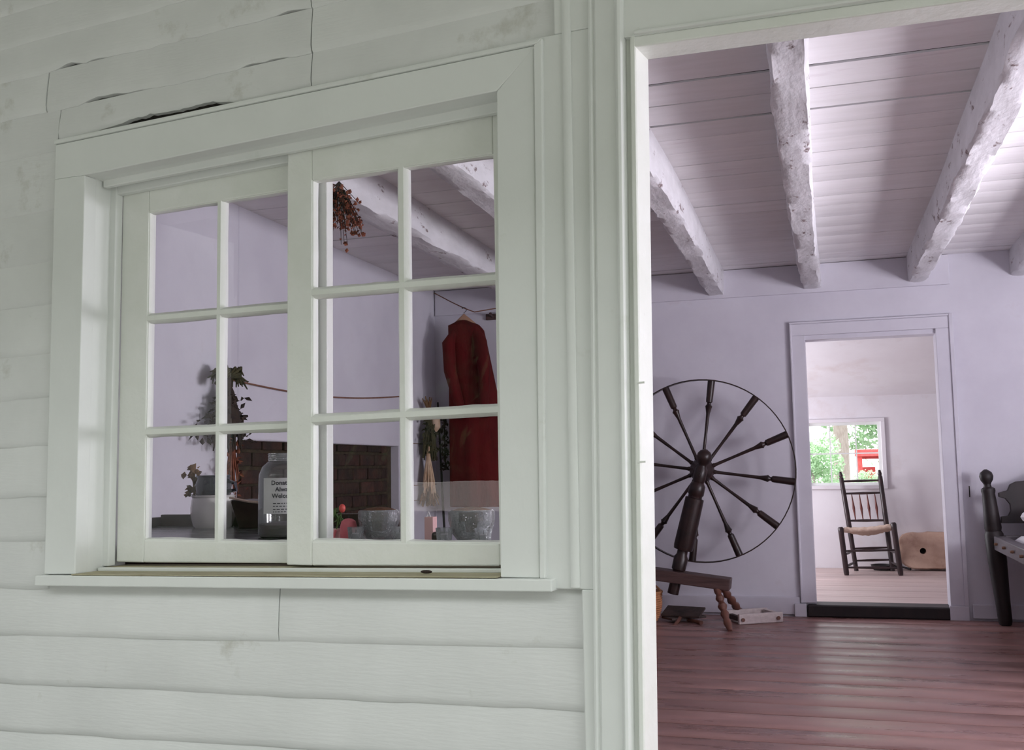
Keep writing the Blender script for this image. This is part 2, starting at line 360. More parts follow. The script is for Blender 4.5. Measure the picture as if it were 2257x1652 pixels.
def sash(sL, sg, sR, ztop, gt, rows, gb, zbot, d0, d1, seed):
    """sL/sR outer edges, sg glass column limits [a0,a1,b0,b1], gt glass top (l,r), rows of muntins (z at left, right)"""
    mb = MB()
    fprism(mb, [(sL, zbot[0]), (sg[0], zbot[0]), (sg[0], ztop[0]), (sL, ztop[0])], d0, d1)
    fprism(mb, [(sg[3], zbot[1]), (sR, zbot[1]), (sR, ztop[1]), (sg[3], ztop[1])], d0, d1)
    fprism(mb, [(sg[0], gt[0]), (sg[3], gt[1]), (sg[3], ztop[1]), (sg[0], ztop[0])], d0, d1)
    fprism(mb, [(sg[0], zbot[0]), (sg[3], zbot[1]), (sg[3], gb[1]), (sg[0], gb[0])], d0, d1)
    sh = W1.part('sash', mb, 'paint_sash', bevel=.004)
    dm0 = d0 + .001
    # putty bead round the glass
    mc = (sg[1] + sg[2]) / 2; hw = (sg[2] - sg[1]) / 2
    mb = MB(); wavybar(mb, mc, (gb[0] + gb[1]) / 2 - .01, mc, (gt[0] + gt[1]) / 2 + .01, hw, dm0, d1 - .006, seed); W1.part('muntin', mb, 'paint_sash', sh, smooth=True)
    for i, (a, b) in enumerate(rows):
        mb = MB(); wavybar(mb, sg[0] - .008, a, sg[3] + .008, b, .0155, dm0 - .0006, d1 - .006, seed + 3 + i); W1.part('muntin', mb, 'paint_sash', sh, smooth=True)
    mb = MB()
    wavybar(mb, sg[0] - .004, gb[0] + .0005, sg[3] + .004, gb[1] + .0005, .0055, d0 + .004, d0 + .026, seed + 8, .003)
    wavybar(mb, sg[0] - .004, gt[0] - .0005, sg[3] + .004, gt[1] - .0005, .0035, d0 + .004, d0 + .026, seed + 9, .0025)
    wavybar(mb, sg[0] + .0005, gb[0], sg[0] + .0005, gt[0], .0035, d0 + .004, d0 + .026, seed + 10, .0025)
    W1.part('putty', mb, 'paint_sash', sh, smooth=True)
    zz = [gt] + rows + [gb]
    for r in range(3):
        for c in range(2):
            a0, a1 = (sg[0] - .004, sg[1] + .004) if c == 0 else (sg[2] - .004, sg[3] + .004)
            t0, t1 = zz[r], zz[r + 1]; dg = d0 + .017; tl = .0012 * noise.noise((seed, r * 3.3, c * 2.1))
            mb = MB(); mb.add([fp(a0, t1[0] - .004, dg + tl), fp(a1, t1[0] - .004, dg - tl), fp(a1, t0[0] + .006, dg), fp(a0, t0[0] + .006, dg + tl)], [(0, 1, 2, 3)])
            W1.part('pane', mb, 'pane_glass', sh)
    return sh
sash(-1.688, [-1.585, -1.337, -1.311, -1.045], -.955, (1.90, 1.93), (1.795, 1.803), [(1.470, 1.468), (1.128, 1.131)], (.811, .806), (.745, .752), .135, .170, 11.3)
sash(-1.055, [-.974, -.712, -.680, -.428], -.379, (1.925, 1.95), (1.806, 1.806), [(1.491, 1.485), (1.1425, 1.1495)], (.816, .816), (.752, .761), .090, .125, 5.1)

# ------------------------------------------------------------------ door_1 : moulded casing round the open doorway
D1 = Thing('door_1', 'white moulded casing round the open front doorway', 'doorway', fp(.4, -.05, 0), kind='structure')
def lean(z): return (z - 1.95) * .0165
def profile(mb, pr, z0, z1, k=1.0):
    n = len(pr)
    vs = [fp(s + lean(z0) * k, z0, d) for s, d in pr] + [fp(s + lean(z1) * k, z1, d) for s, d in pr]
    mb.add(vs, [tuple(range(n - 1, -1, -1)), tuple(range(n, 2 * n))] + [(i, (i + 1) % n, n + (i + 1) % n, n + i) for i in range(n)])
mb = MB(); profile(mb, [(-.2235, .004), (-.120, .004), (-.120, .05), (-.2235, .05)], 2.053, 2.75, 0)
profile(mb, [(-.30, .006), (-.120, .006), (-.120, .05), (-.30, .05)], .72, 2.053, 0)
profile(mb, [(-.187, .004), (-.120, .004), (-.120, .05), (-.187, .05)], -.1, .72, 0)
D1.part('back_board', mb, 'paint_trim', bevel=.003)
mb = MB(); profile(mb, [(-.204, .006), (-.203, .0), (-.198, -.003), (-.188, -.003), (-.182, .002), (-.182, .006)], .725, 2.75, .4)
D1.part('bead', mb, 'paint_trim', smooth=True)
mb = MB(); profile(mb, [(-.135, .02), (-.135, -.008), (-.128, -.010), (-.122, -.004), (-.116, -.012), (-.066, -.014), (-.064, -.020), (-.058, -.025), (-.051, -.022), (-.047, -.012), (-.046, .0), (-.045, .02)], -.1, 2.75)
D1.part('casing', mb, 'paint_trim', bevel=.0015)
mb = MB(); profile(mb, [(-.046, .010), (-.034, .014), (-.033, -.002), (-.030, -.005), (-.022, -.005), (-.019, .0), (-.018, .012), (-.012, .085), (-.0855, .085), (-.0855, .02), (-.046, .02)], -.1, 2.01)
D1.part('jamb', mb, 'paint_sash', bevel=.0012)
def hz(s): return 1.982 - .040 * s
mb = MB(); fprism(mb, [(-.046, hz(0) + .026), (1.15, hz(1.15) + .026), (1.15, 2.75), (-.046, 2.75)], -.006, .05)
D1.part('header', mb, 'paint_trim', bevel=.002)
mb = MB(); fprism(mb, [(-.03, hz(0)), (1.0, hz(1.0)), (1.0, hz(1.0) + .026), (-.03, hz(0) + .026)], -.004, .085)
D1.part('jamb', mb, 'paint_sash', bevel=.004)
mb = MB(); fprism(mb, [(-.02, hz(0) + .026), (1.0, hz(1.0) + .026), (1.0, hz(1.0) + .035), (-.02, hz(0) + .035)], -.018, .0)
D1.part('bead', mb, 'paint_trim', bevel=.003)
mb = MB(); fbox(mb, .90, .935, -.1, 1.945, 0, .085); D1.part('jamb', mb, 'paint_sash', bevel=.003)
mb = MB(); fbox(mb, .935, 1.15, -.1, 1.972, -.01, .05); D1.part('casing', mb, 'paint_trim', bevel=.003)
mb = MB(); mb.box(-.38, .58, 2.2, 2.50, -.10, -.002); D1.part('threshold', mb, 'floor_wood', bevel=.005)
# hinge leftovers on the jamb edge
for z in (1.19, 1.01):
    mb = MB(); mb.tube([fp(-.026 + lean(z), z, -.006), fp(-.008 + lean(z), z + .001, -.006)], .0022, 6); D1.part('nail_stub', mb, 'paint_sash')

# ------------------------------------------------------------------ room shell
def yin(x): return 2.385 - .091 * x     # inner face of the skewed front wall
FL = tag(build('floor', MB().prism([(-2.9, yin(-2.9), -.10), (2.7, yin(2.7), -.10), (2.7, 7.3, -.10), (-2.9, 7.3, -.10)], (0, 0, .065)), 'attic_dark'), 'worn brown wooden plank floor of the main room', 'floor', kind='structure')
fb = [2.10, 2.32, 2.52, 2.74, 2.96, 3.18, 3.42, 3.66, 3.91, 4.11, 4.335, 4.53, 4.77, 4.99, 5.20, 5.46, 5.70, 5.92, 6.17, 6.42, 6.68, 6.9, 7.095]
for i in range(1, len(fb) - 1):
    a, b = fb[i] + .0035, fb[i + 1] - .0035; mb = MB(); n = 28; vs = []
    for k in range(n + 1):
        x0 = max(XL + .005, (2.39 - fb[i]) / .091); x = x0 + (XR - .005 - x0) * k / n; e1 = .0016 * noise.noise((x * 3, i, 0)); e2 = .0016 * noise.noise((x * 3, i, 8)); h = .0025 * noise.noise((x * .7, i * 2.2, 3))
        c = (a + b) / 2
        vs += [(x, a + e1, -.034), (x, a + e1, -.004 + h), (x, a + .012, h - .0005), (x, c, h + .0006), (x, b - .012, h - .0005), (x, b + e2, -.004 + h), (x, b + e2, -.034)]
    fs = [(k * 7 + j, k * 7 + (j + 1) % 7, (k + 1) * 7 + (j + 1) % 7, (k + 1) * 7 + j) for k in range(n) for j in range(7)] + [tuple(range(6, -1, -1)), tuple(n * 7 + j for j in range(7))]
    mb.add(vs, fs); build('plank', mb, 'floor_wood', FL, smooth=True)

CE = tag(build('ceiling', MB().prism([(-2.95, yin(-2.95), 2.40), (2.75, yin(2.75), 2.40), (2.75, 7.3, 2.40), (-2.95, 7.3, 2.40)], (0, 0, .06)), 'attic_dark'), 'whitewashed board ceiling on rough hewn beams', 'ceiling', kind='structure')
cb = [2.26, 2.50, 2.75, 3.02, 3.26, 3.50, 3.72, 3.945, 4.14, 4.33, 4.52, 4.74, 5.0, 5.29, 5.50, 5.75, 6.0, 6.25, 6.5, 6.75, 6.95, 7.13]
wide = {3.50: .011, 3.945: .011, 5.29: .008, 3.26: .009, 6.95: .007, 4.74: .005, 4.52: .004, 3.72: .005, 5.0: .004, 5.5: .003}
for i in range(len(cb) - 1):
    g0 = wide.get(cb[i], .0016); g1 = wide.get(cb[i + 1], .0016); n = 60; vs = []
    for k in range(n + 1):
        x0 = max(-2.85, (2.39 - cb[i]) / .091); x = x0 + (2.65 - x0) * k / n; e1 = .0035 * noise.noise((x * 4, i, 2)); e2 = .0035 * noise.noise((x * 4, i, 6)); h = .0012 * noise.noise((x * .8, i * 1.9, 1))
        a = cb[i] + max(.0004, g0 + e1); b = cb[i + 1] - max(.0004, g1 + e2)
        vs += [(x, a, ZC + .008), (x, a, ZC + h + .001), (x, a + .003, ZC + h), (x, b - .003, ZC + h), (x, b, ZC + h + .001), (x, b, ZC + .008)]
    fs = [(k * 6 + j, (k + 1) * 6 + j, (k + 1) * 6 + (j + 1) % 6, k * 6 + (j + 1) % 6) for k in range(n) for j in range(6)] + [tuple(range(6)), tuple(n * 6 + j for j in range(5, -1, -1))]
    build('ceiling_board', MB().add(vs, fs), 'ceil_board', CE, smooth=True)
def beam(x, wd, seed, zb=2.17, bow=0.0):
    n = 110; vs = []; m = 12
    for k in range(n + 1):
        y0 = yin(x) + .01; y = y0 + (7.12 - y0) * k / n; t = k / n
        ox = bow * sin(pi * t) + .012 * noise.noise((y * .8, seed, 0))
        ring = [(-.5, 1), (-.5, .66), (-.5, .33), (-.49, .06), (-.40, 0), (-.15, 0), (.15, 0), (.40, 0), (.49, .06), (.5, .33), (.5, .66), (.5, 1)]
        for j, (u, v) in enumerate(ring):
            nx = .008 * noise.noise((y * 4, j * .8 + seed, 2)) + .004 * noise.noise((y * 19, j * 1.3 + seed, 4))
            nz = .008 * noise.noise((y * 3.3, j * .9 + seed, 5)) + .0045 * noise.noise((y * 17, j * 1.7 + seed, 7)) if 2 < j < 9 else 0
            if j in (3, 8): nx *= 1.6
            vs.append((x + ox + u * wd + (nx if j not in (0, 11) else 0), y, zb + v * (ZC + .004 - zb) + nz))
    fs = [(k * m + j, k * m + (j + 1) % m, (k + 1) * m + (j + 1) % m, (k + 1) * m + j) for k in range(n) for j in range(m)] + [tuple(range(m - 1, -1, -1)), tuple(n * m + j for j in range(m))]
    o = build('ceiling_beam', MB().add(vs, fs), 'beam_hewn', CE, smooth=True)
for i, (x, wd) in enumerate([(-1.985, .15), (-1.375, .12), (-.68, .115), (-.05, .118), (.615, .12), (1.235, .12), (1.85, .12)]): beam(x, wd, i * 5.3, bow=(-.015 if i % 2 else .012))

# back wall with doorway, ledger board under the ceiling, baseboard
DX0, DX1, DZ0, DZ1 = -.105, .708, .08, 1.857
bw = MB()
for a in [(-2.95, DX0 - .02, 0, 2.40), (DX1 + .02, 2.75, 0, 2.40), (DX0 - .02, DX1 + .02, DZ1 + .02, 2.40)]: bw.box(a[0], a[1], YB, YB + .14, a[2] - .05, a[3])
WB = tag(build('wall_back', bw, 'plaster'), 'pale lilac-white plaster back wall behind the spinning wheel', 'wall', kind='structure')
mb = MB(); mb.hexa([(-2.76, YB - .02, 2.150), (.81, YB - .02, 2.142), (.81, YB + .01, 2.142), (-2.76, YB + .01, 2.150), (-2.76, YB - .02, 2.337), (.81, YB - .02, 2.337), (.81, YB + .01, 2.337), (-2.76, YB + .01, 2.337)])
tag(build('trim_1', mb, 'plaster', bevel=.003), 'whitewashed ledger board along the top of the back wall', 'trim', kind='structure')
mb = MB(); mb.box(-2.76, -.21, YB - .022, YB + .01, .012, .125); tag(build('baseboard_back', mb, 'plaster', bevel=.005), 'pale painted baseboard under the spinning wheel wall', 'baseboard', kind='structure')
mb = MB(); mb.box(.835, 2.58, YB - .02, YB + .01, .012, .10); tag(build('baseboard_bed', mb, 'plaster', bevel=.005), 'pale painted baseboard behind the bed', 'baseboard', kind='structure')
mb = MB(); mb.box(.855, .861, YB - .003, YB + .002, .77, .84); build('wall_crack', mb, 'sheathing_dark', WB)
D2 = Thing('door_2', 'white cased inner doorway opening into the small back room', 'doorway', (.3, YB, 0), kind='structure')
def dpart(name, a, m='plaster', bevel=.004): mb = MB(); mb.box(*a); return D2.part(name, mb, m, bevel=bevel)
dpart('casing', (-.200, DX0, YB - .022, YB + .01, .09, DZ1))
dpart('casing', (DX1, .800, YB - .022, YB + .01, .09, DZ1))
dpart('casing', (-.200, .800, YB - .0225, YB + .01, DZ1, 1.935))
dpart('bead', (-.204, -.190, YB - .032, YB, .09, 1.935)); dpart('bead', (.790, .815, YB - .034, YB, .09, 1.948)); dpart('bead', (-.204, .79, YB - .032, YB, 1.935, 1.948))
dpart('jamb', (DX0 - .03, DX0 - .0005, YB + .0105, YB + .15, .07, DZ1 + .02)); dpart('jamb', (DX1 + .0005, DX1 + .03, YB + .0105, YB + .15, .07, DZ1 + .02)); dpart('jamb', (DX0, DX1, YB + .0105, YB + .15, DZ1 + .0005, DZ1 + .03))
dpart('threshold', (-.165, .80, YB - .035, YB + .15, .0, .08), 'black_wood', .01)
dpart('plinth', (-.245, -.170, YB - .040, YB, .0, .085)); dpart('plinth', (.70, .815, YB - .0365, YB - .002, .0, .09), 'plaster')

# left wall with the brick chimney recess
BY0, BY1, BZ = 4.42, 6.42, 1.165
lw = MB(); lw.box(-2.95, XL, 2.62, BY0, -.05, 2.4); lw.box(-2.95, XL, BY1, 7.12, -.05, 2.4); lw.box(-2.95, XL, BY0, BY1, BZ, 2.4)
LW = tag(build('wall_left', lw, 'plaster', bevel=.012, bseg=3), 'grey-white plaster side wall around the brick chimney', 'wall', kind='structure')
CH = tag(build('chimney_brickwork', MB().box(-2.95, -2.835, BY0 - .01, BY1 + .01, -.03, BZ + .01), 'mortar'), 'dark sooty brick chimney face let into the left wall', 'brickwork', kind='structure')
rnd = random.Random(3)
bm_ = [MB().box(0, .022, 0, .200, 0, .070), MB().box(0, .022, 0, .095, 0, .070)]
bme = []
for q in bm_:
    o = build('brick', q, 'brick', CH, bevel=.006); bme.append(o)
first = [True, True]; zz = .01; r = 0
while zz < BZ - .03:
    y = BY0 + .005 - (.105 if r % 2 else 0)
    while y < BY1:
        k = 0
        if y < BY0: y = BY0 + .002; k = 1
        elif y + .2 > BY1: k = 1
        if k == 1 and y + .095 > BY1: break
        if first[k]: o = bme[k]; first[k] = False
        else: o = bme[k].copy(); col.objects.link(o)
        o.location = (-2.838 + rnd.uniform(-.004, .005), y + rnd.uniform(-.003, .003), zz + rnd.uniform(-.003, .003)); o.rotation_euler = (rnd.uniform(-.015, .015), 0, 0)
        y += (.212 if k == 0 else .107)
    zz += .0855; r += 1
mb = MB()
mb.box(XL - .002, XL + .004, BY1 + .03, 7.09, .895, .9); mb.box(XL - .002, XL + .004, BY1 + .03, 7.09, 1.188, 1.193); mb.box(XL - .002, XL + .004, BY1 + .03, 7.09, .79, .794)
build('board_joint', mb, 'dried_brown', LW)

# right wall with two windows (daylight comes through them)
rw = MB()
wins = [(2.85, 3.65), (3.98, 4.92)]; edges = [2.14, 2.85, 3.65, 3.98, 4.92, 7.12]
for i in range(5):
    a, b = edges[i], edges[i + 1]
    if (a, b) in wins: rw.box(XR, XR + .12, a, b, -.05, .82); rw.box(XR, XR + .12, a, b, 1.68, 2.4)
    else: rw.box(XR, XR + .12, a, b, -.05, 2.4)
tag(build('wall_right', rw, 'plaster'), 'plaster side wall with two daylight windows', 'wall', kind='structure')
for i, (a, b) in enumerate(wins):
    WN = Thing('window_%d' % (i + 3), ['white six-pane window in the right wall near the front door', 'white six-pane window in the right wall beside the bed'][i], 'window', (XR, (a + b) / 2, .82), kind='structure')
    mb = MB()
    mb.box(XR - .015, XR + .1, a, a + .05, .82, 1.68); mb.box(XR - .015, XR + .1, b - .05, b, .82, 1.68); mb.box(XR - .015, XR + .1, a + .05, b - .05, 1.63, 1.68); mb.box(XR - .015, XR + .1, a + .05, b - .05, .82, .87)
    WN.part('frame', mb, 'paint_trim', bevel=.004)
    for t in (1 / 3, 2 / 3):
        yy = a + .05 + (b - a - .1) * t; WN.part('muntin', MB().box(XR + .04, XR + .06, yy - .01, yy + .01, .87, 1.63), 'paint_trim')
    WN.part('muntin', MB().box(XR + .041, XR + .061, a + .05, b - .05, 1.24, 1.26), 'paint_trim')

# ------------------------------------------------------------------ far room
YF = 9.56
FF = tag(build('floor_far', MB().box(-1.6, 2.5, YB + .14, YF + .1, -.05, .05), 'attic_dark'), 'bright scrubbed plank floor of the small back room', 'floor', kind='structure')
y = YB + .145; i = 0
while y < YF:
    wdt = [.17, .14, .20, .15, .18, .12][i % 6]; b = min(y + wdt, YF)
    mb = MB().box(-1.5, 2.4, y + .002, b - .002, .051, .0795 - .0012 * (i % 2)); build('plank', mb, 'floor_far', FF, bevel=.003); y = b; i += 1
WX0, WX1, WZ0, WZ1 = -.21, .465, .80, 1.36
fwm = MB()
for a in [(-1.7, WX0, -.1, 1.66), (WX1, 2.6, -.1, 1.66), (WX0, WX1, -.1, WZ0), (WX0, WX1, WZ1, 1.66)]: fwm.box(a[0], a[1], YF, YF + .12, a[2], a[3])
tag(build('wall_far', fwm, 'plaster_far'), 'low plaster end wall of the back room with a small window', 'wall', kind='structure')
fl_ = MB()
for a in [(YB + .14, 8.0, -.1, 2.5), (8.9, YF + .12, -.1, 2.5), (8.0, 8.9, -.1, .8), (8.0, 8.9, 1.4, 2.5)]: fl_.box(-1.66, -1.5, a[0], a[1], a[2], a[3])
tag(build('wall_far_left', fl_, 'plaster_far'), 'plaster side wall of the back room with a daylight window', 'wall', kind='structure')
tag(build('wall_far_right', MB().box(2.4, 2.55, YB + .14, YF + .12, -.1, 2.5), 'plaster_far'), 'plaster right side wall of the back room', 'wall', kind='structure')
mb = MB(); mb.hexa([(-1.66, YB + .14, 2.28), (2.55, YB + .14, 2.28), (2.55, YF + .13, 1.54), (-1.66, YF + .13, 1.56), (-1.66, YB + .14, 2.34), (2.55, YB + .14, 2.34), (2.55, YF + .13, 1.62), (-1.66, YF + .13, 1.62)])
tag(build('ceiling_far', mb, 'plaster_far'), 'white sloping ceiling of the back room', 'ceiling', kind='structure')
mb = MB(); mb.hexa([(-2.4, YB + .14, 2.42), (3.2, YB + .14, 2.42), (3.2, YF + .75, 1.50), (-2.4, YF + .75, 1.50), (-2.4, YB + .14, 2.50), (3.2, YB + .14, 2.50), (3.2, YF + .75, 1.58), (-2.4, YF + .75, 1.58)])
tag(build('roof_far', mb, 'shingle'), 'grey shingled lean-to roof over the back room', 'roof', kind='structure')
W2 = Thing('window_2', 'small bright window in the end wall of the back room', 'window', (.13, YF, WZ0), kind='structure')
def w2(name, a, m='plaster_far', bevel=.003): mb = MB(); mb.box(*a); return W2.part(name, mb, m, bevel=bevel)
w2('casing', (WX0 - .05, WX1 + .035, YF - .02, YF, WZ1, WZ1 + .03)); w2('casing', (WX1, WX1 + .035, YF - .0205, YF, WZ0, WZ1)); w2('casing', (WX0 - .05, WX0, YF - .0205, YF, WZ0, WZ1)); w2('sill', (WX0 - .05, WX1 + .035, YF - .035, YF + .12, WZ0 - .03, WZ0 + .002))
sf = MB(); sf.box(WX0, WX0 + .025, YF + .05, YF + .08, WZ0, WZ1); sf.box(WX1 - .025, WX1, YF + .05, YF + .08, WZ0, WZ1); sf.box(WX0 + .025, WX1 - .025, YF + .05, YF + .08, WZ0, WZ0 + .025); sf.box(WX0 + .025, WX1 - .025, YF + .05, YF + .08, WZ1 - .025, WZ1)
sf = W2.part('sash', sf, 'paint_trim')
W2.part('muntin', MB().box(WX0, WX1, YF + .055, YF + .075, 1.078, 1.090), 'paint_trim', sf)
for xx in (.035, .255): W2.part('muntin', MB().box(xx - .005, xx + .005, YF + .056, YF + .074, WZ0, WZ1), 'paint_trim', sf)
cols = [WX0 + .02, .035, .255, WX1 - .02]
for c in range(3):
    for (za, zb) in ((WZ0 + .02, 1.084), (1.084, WZ1 - .02)): W2.part('pane', MB().add([(cols[c], YF + .065, za), (cols[c + 1], YF + .065, za), (cols[c + 1], YF + .065, zb), (cols[c], YF + .065, zb)], [(0, 1, 2, 3)]), 'pane_glass', sf)

# ------------------------------------------------------------------ outside: roofs, porch, yard
mb = MB()
mb.add([(-4.6, 2.2, 2.86), (4.2, 2.2, 2.86), (4.2, 7.5, 2.52), (-4.6, 7.5, 2.52), (-4.6, 4.8, 4.2), (4.2, 4.8, 4.2)], [(0, 1, 5, 4), (3, 4, 5, 2), (0, 4, 3), (1, 2, 5), (0, 3, 2, 1)])
tag(build('roof_main', mb, 'shingle'), 'grey shingled gable roof over the main room', 'roof', kind='structure')
mb = MB(); mb.hexa([(-6.0, .1, 2.60), (3.4, .1, 2.60), (3.4, 2.2, 2.76), (-6.0, 2.6, 2.76), (-6.0, .1, 2.68), (3.4, .1, 2.68), (3.4, 2.2, 2.84), (-6.0, 2.6, 2.84)])
tag(build('ceiling_porch', mb, 'porch_ceiling'), 'pale board ceiling of the porch', 'ceiling', kind='structure')
tag(build('light_block_left', MB().box(-4.6, -4.5, -.5, 2.70, -.5, 2.6), 'paint_siding'), 'added unseen white wall blocking light from the left of the porch', 'wall', kind='structure')  # added out of view to darken the left side of the clapboards
mb = MB(); mb.box(-6, 3, -1.4, 2.25, -.50, -.36)
PF = tag(build('floor_porch', mb, 'porch_board'), 'grey board floor of the porch', 'floor', kind='structure')
GR = tag(build('ground', MB().add([(-90, -60, -.55), (90, -60, -.55), (90, 120, .2), (-90, 120, .2)], [(0, 1, 2, 3)]), 'grass'), 'pale dry gravel yard around the house', 'yard', kind='structure')

def leafmesh(name, n, r, leaf, material, seed):
    rr = random.Random(seed); mb = MB(); cl = [(rr.gauss(0, .45), rr.gauss(0, .45), rr.uniform(-.8, .8), rr.uniform(.25, .5)) for _ in range(16)]
    for i in range(n):
        c = rr.choice(cl); d = Vector((rr.gauss(0, 1), rr.gauss(0, 1), rr.gauss(0, 1))).normalized() * c[3] * rr.uniform(.6, 1.05)
        p = Vector(((c[0] + d.x) * r[0], (c[1] + d.y) * r[1], (c[2] + d.z) * r[2]))
        a = Vector((rr.gauss(0, 1), rr.gauss(0, 1), rr.gauss(0, 1))).normalized(); b = a.orthogonal().normalized(); s_ = leaf * rr.uniform(.6, 1.3)
        mb.add([p - a * s_, p - b * s_ * .5, p + a * s_, p + b * s_ * .5], [(0, 1, 2, 3)])
    me = bpy.data.meshes.new(name); me.from_pydata([tuple(v) for v in mb.v], [], mb.f); me.materials.append(MATS[material]); return me
TL = leafmesh('foliage', 3600, (2.6, 2.6, 2.6), .17, 'leaf_light', 4)
def tree(loc, h, mesh, label, group, tr=.2, sc=1.0):
    t = Thing('tree', label, 'tree', loc, group)
    x, y, z = loc
    t.part('trunk', MB().tube([(x, y, z - .1), (x + .05, y, z + h * .5), (x - .05, y, z + h + 1.0)], [tr * 1.2, tr, tr * .7], 10), 'bark', smooth=True)
    o = bpy.data.objects.new('foliage', mesh); col.objects.link(o); o.parent = t.o; o.location = (0, 0, h + 1.0); o.scale = (sc, sc, sc); o.rotation_euler = (0, 0, loc[0])
GA = 'trees seen through the small back window'
for x, y, h, sc, tr, lab in [(.36, 30, 3.6, .8, .2, 'tall tree with a thick pale trunk outside the back window'), (-.28, 24, .15, .25, .03, 'low bright green bush left of the pale tree trunk'), (1.25, 38, -.6, .17, .03, 'small round green bush between the pale trunk and red shed'), (3.4, 70, 3.0, 1.3, .2, 'tall green tree standing behind the red shed')]:
    tree((x, y, -.55 + (y + 60) * .75 / 180), h, TL, lab, GA, tr, sc)
HD = Thing('hedge', 'added unseen dark hedge keeping bright sky out of the window reflections', 'hedge', (-7, -9, -.4))  # added behind the camera so the panes reflect dark leaves, not sky
rr = random.Random(31); mb = MB()
for i in range(9000):
    x = rr.uniform(-22, 8); y = -9 + .12 * (x + 7) * (1 if x > -7 else -1.2) + rr.uniform(-.7, .9); z = -.35 + 6.2 * rr.random() ** .8 + .4 * noise.noise((x * .6, 0, 0))
    a_ = Vector((rr.gauss(0, 1), rr.gauss(0, 1), rr.gauss(0, 1))).normalized(); b_ = a_.orthogonal().normalized(); s_ = rr.uniform(.15, .3); q = Vector((x, y, z))
    mb.add([q - a_ * s_, q - b_ * s_ * .5, q + a_ * s_, q + b_ * s_ * .5], [(0, 1, 2, 3)])
o = HD.part('foliage', mb, 'leaf_dark'); o['kind'] = 'stuff'
mb = MB()
for x0, x1 in ((-22, -14), (-14, -7), (-7, 1), (1, 8)):
    f_ = lambda x: -9.4 + .12 * (x + 7) * (1 if x > -7 else -1.2)
    mb.hexa([(x0, f_(x0) - .4, -.45), (x1, f_(x1) - .4, -.45), (x1, f_(x1) + .4, -.45), (x0, f_(x0) + .4, -.45), (x0, f_(x0) - .4, 6.2), (x1, f_(x1) - .4, 6.2), (x1, f_(x1) + .4, 6.2), (x0, f_(x0) + .4, 6.2)])
HD.part('sky_block_core', mb, 'leaf_dark')  # solid dark boxes added so no sky shows between the leaves
SH = Thing('red_shed', 'small red wooden shed among the trees outside the back window', 'shed', (2.35, 60, .0))
mb = MB(); mb.box(1.62, 1.86, 59.5, 60.5, -.1, 1.35); mb.box(1.86, 2.55, 60.3, 60.5, -.1, .75); mb.box(2.75, 3.0, 59.5, 60.5, -.1, 1.35); mb.box(1.86, 2.75, 60.3, 60.5, 1.2, 1.35); SH.part('wall', mb, 'red_paint')
SH.part('roof', MB().box(1.5, 3.1, 59.3, 60.7, 1.35, 1.72), 'red_paint')
# white bench in the sun, mirrored faintly in the lower window panes
BN = Thing('garden_bench', 'white painted garden bench standing in the sunny yard', 'bench', (-4.9, -5.17, -.34))
BN.part('back_rail', MB().box(-6.1, -3.8, -5.19, -5.16, .54, .87), 'white_board', bevel=.005)
BN.part('seat', MB().box(-6.1, -3.8, -5.16, -4.75, .06, .10), 'white_board', bevel=.005)
for x in (-6.05, -3.85):
    BN.part('leg', MB().box(x - .03, x + .03, -5.23, -5.19, -.34, .86), 'white_board', bevel=.004); BN.part('leg', MB().box(x - .03, x + .03, -4.80, -4.76, -.34, .06), 'white_board', bevel=.004)

# ------------------------------------------------------------------ great spinning wheel
HC = Vector((-.786, 6.79, .968)); RW = .598
SW = Thing('spinning_wheel', 'tall dark great wheel for spinning wool on a slanted bench', 'spinning wheel', (-.86, 6.72, 0))
def wc(a, r, dy=0): return Vector((HC.x + sin(a) * r, HC.y + dy, HC.z + cos(a) * r))
mb = MB(); n = 72; vs = []
for k in range(n):
    a = 2 * pi * k / n
    for r, dy in ((RW, -.024), (RW, .024), (RW - .007, .024), (RW - .007, -.024)): vs.append(wc(a, r, dy))
mb.add(vs, [(k * 4 + j, ((k + 1) % n) * 4 + j, ((k + 1) % n) * 4 + (j + 1) % 4, k * 4 + (j + 1) % 4) for k in range(n) for j in range(4)])
SW.part('rim', mb, 'wheel_wood', smooth=True)
SP = [(0, .012), (.04, .015), (.06, .011), (.30, .0095), (.58, .012), (.655, .020), (.675, .024), (.70, .013), (.715, .013), (.73, .021), (.76, .022), (.97, .024), (1, .024)]
for k in range(12):
    a = radians(8.0 + 30 * k); mb = MB(); mb.turned(wc(a, .065), wc(a, RW - .004), SP, 10); SW.part('spoke', mb, 'wheel_wood', smooth=True)
mb = MB(); mb.turned(HC + Vector((0, -.11, 0)), HC + Vector((0, .11, 0)), [(0, .03), (.05, .045), (.2, .05), (.28, .07), (.5, .082), (.72, .07), (.8, .05), (.95, .045), (1, .03)], 18); SW.part('hub', mb, 'wheel_wood', smooth=True)
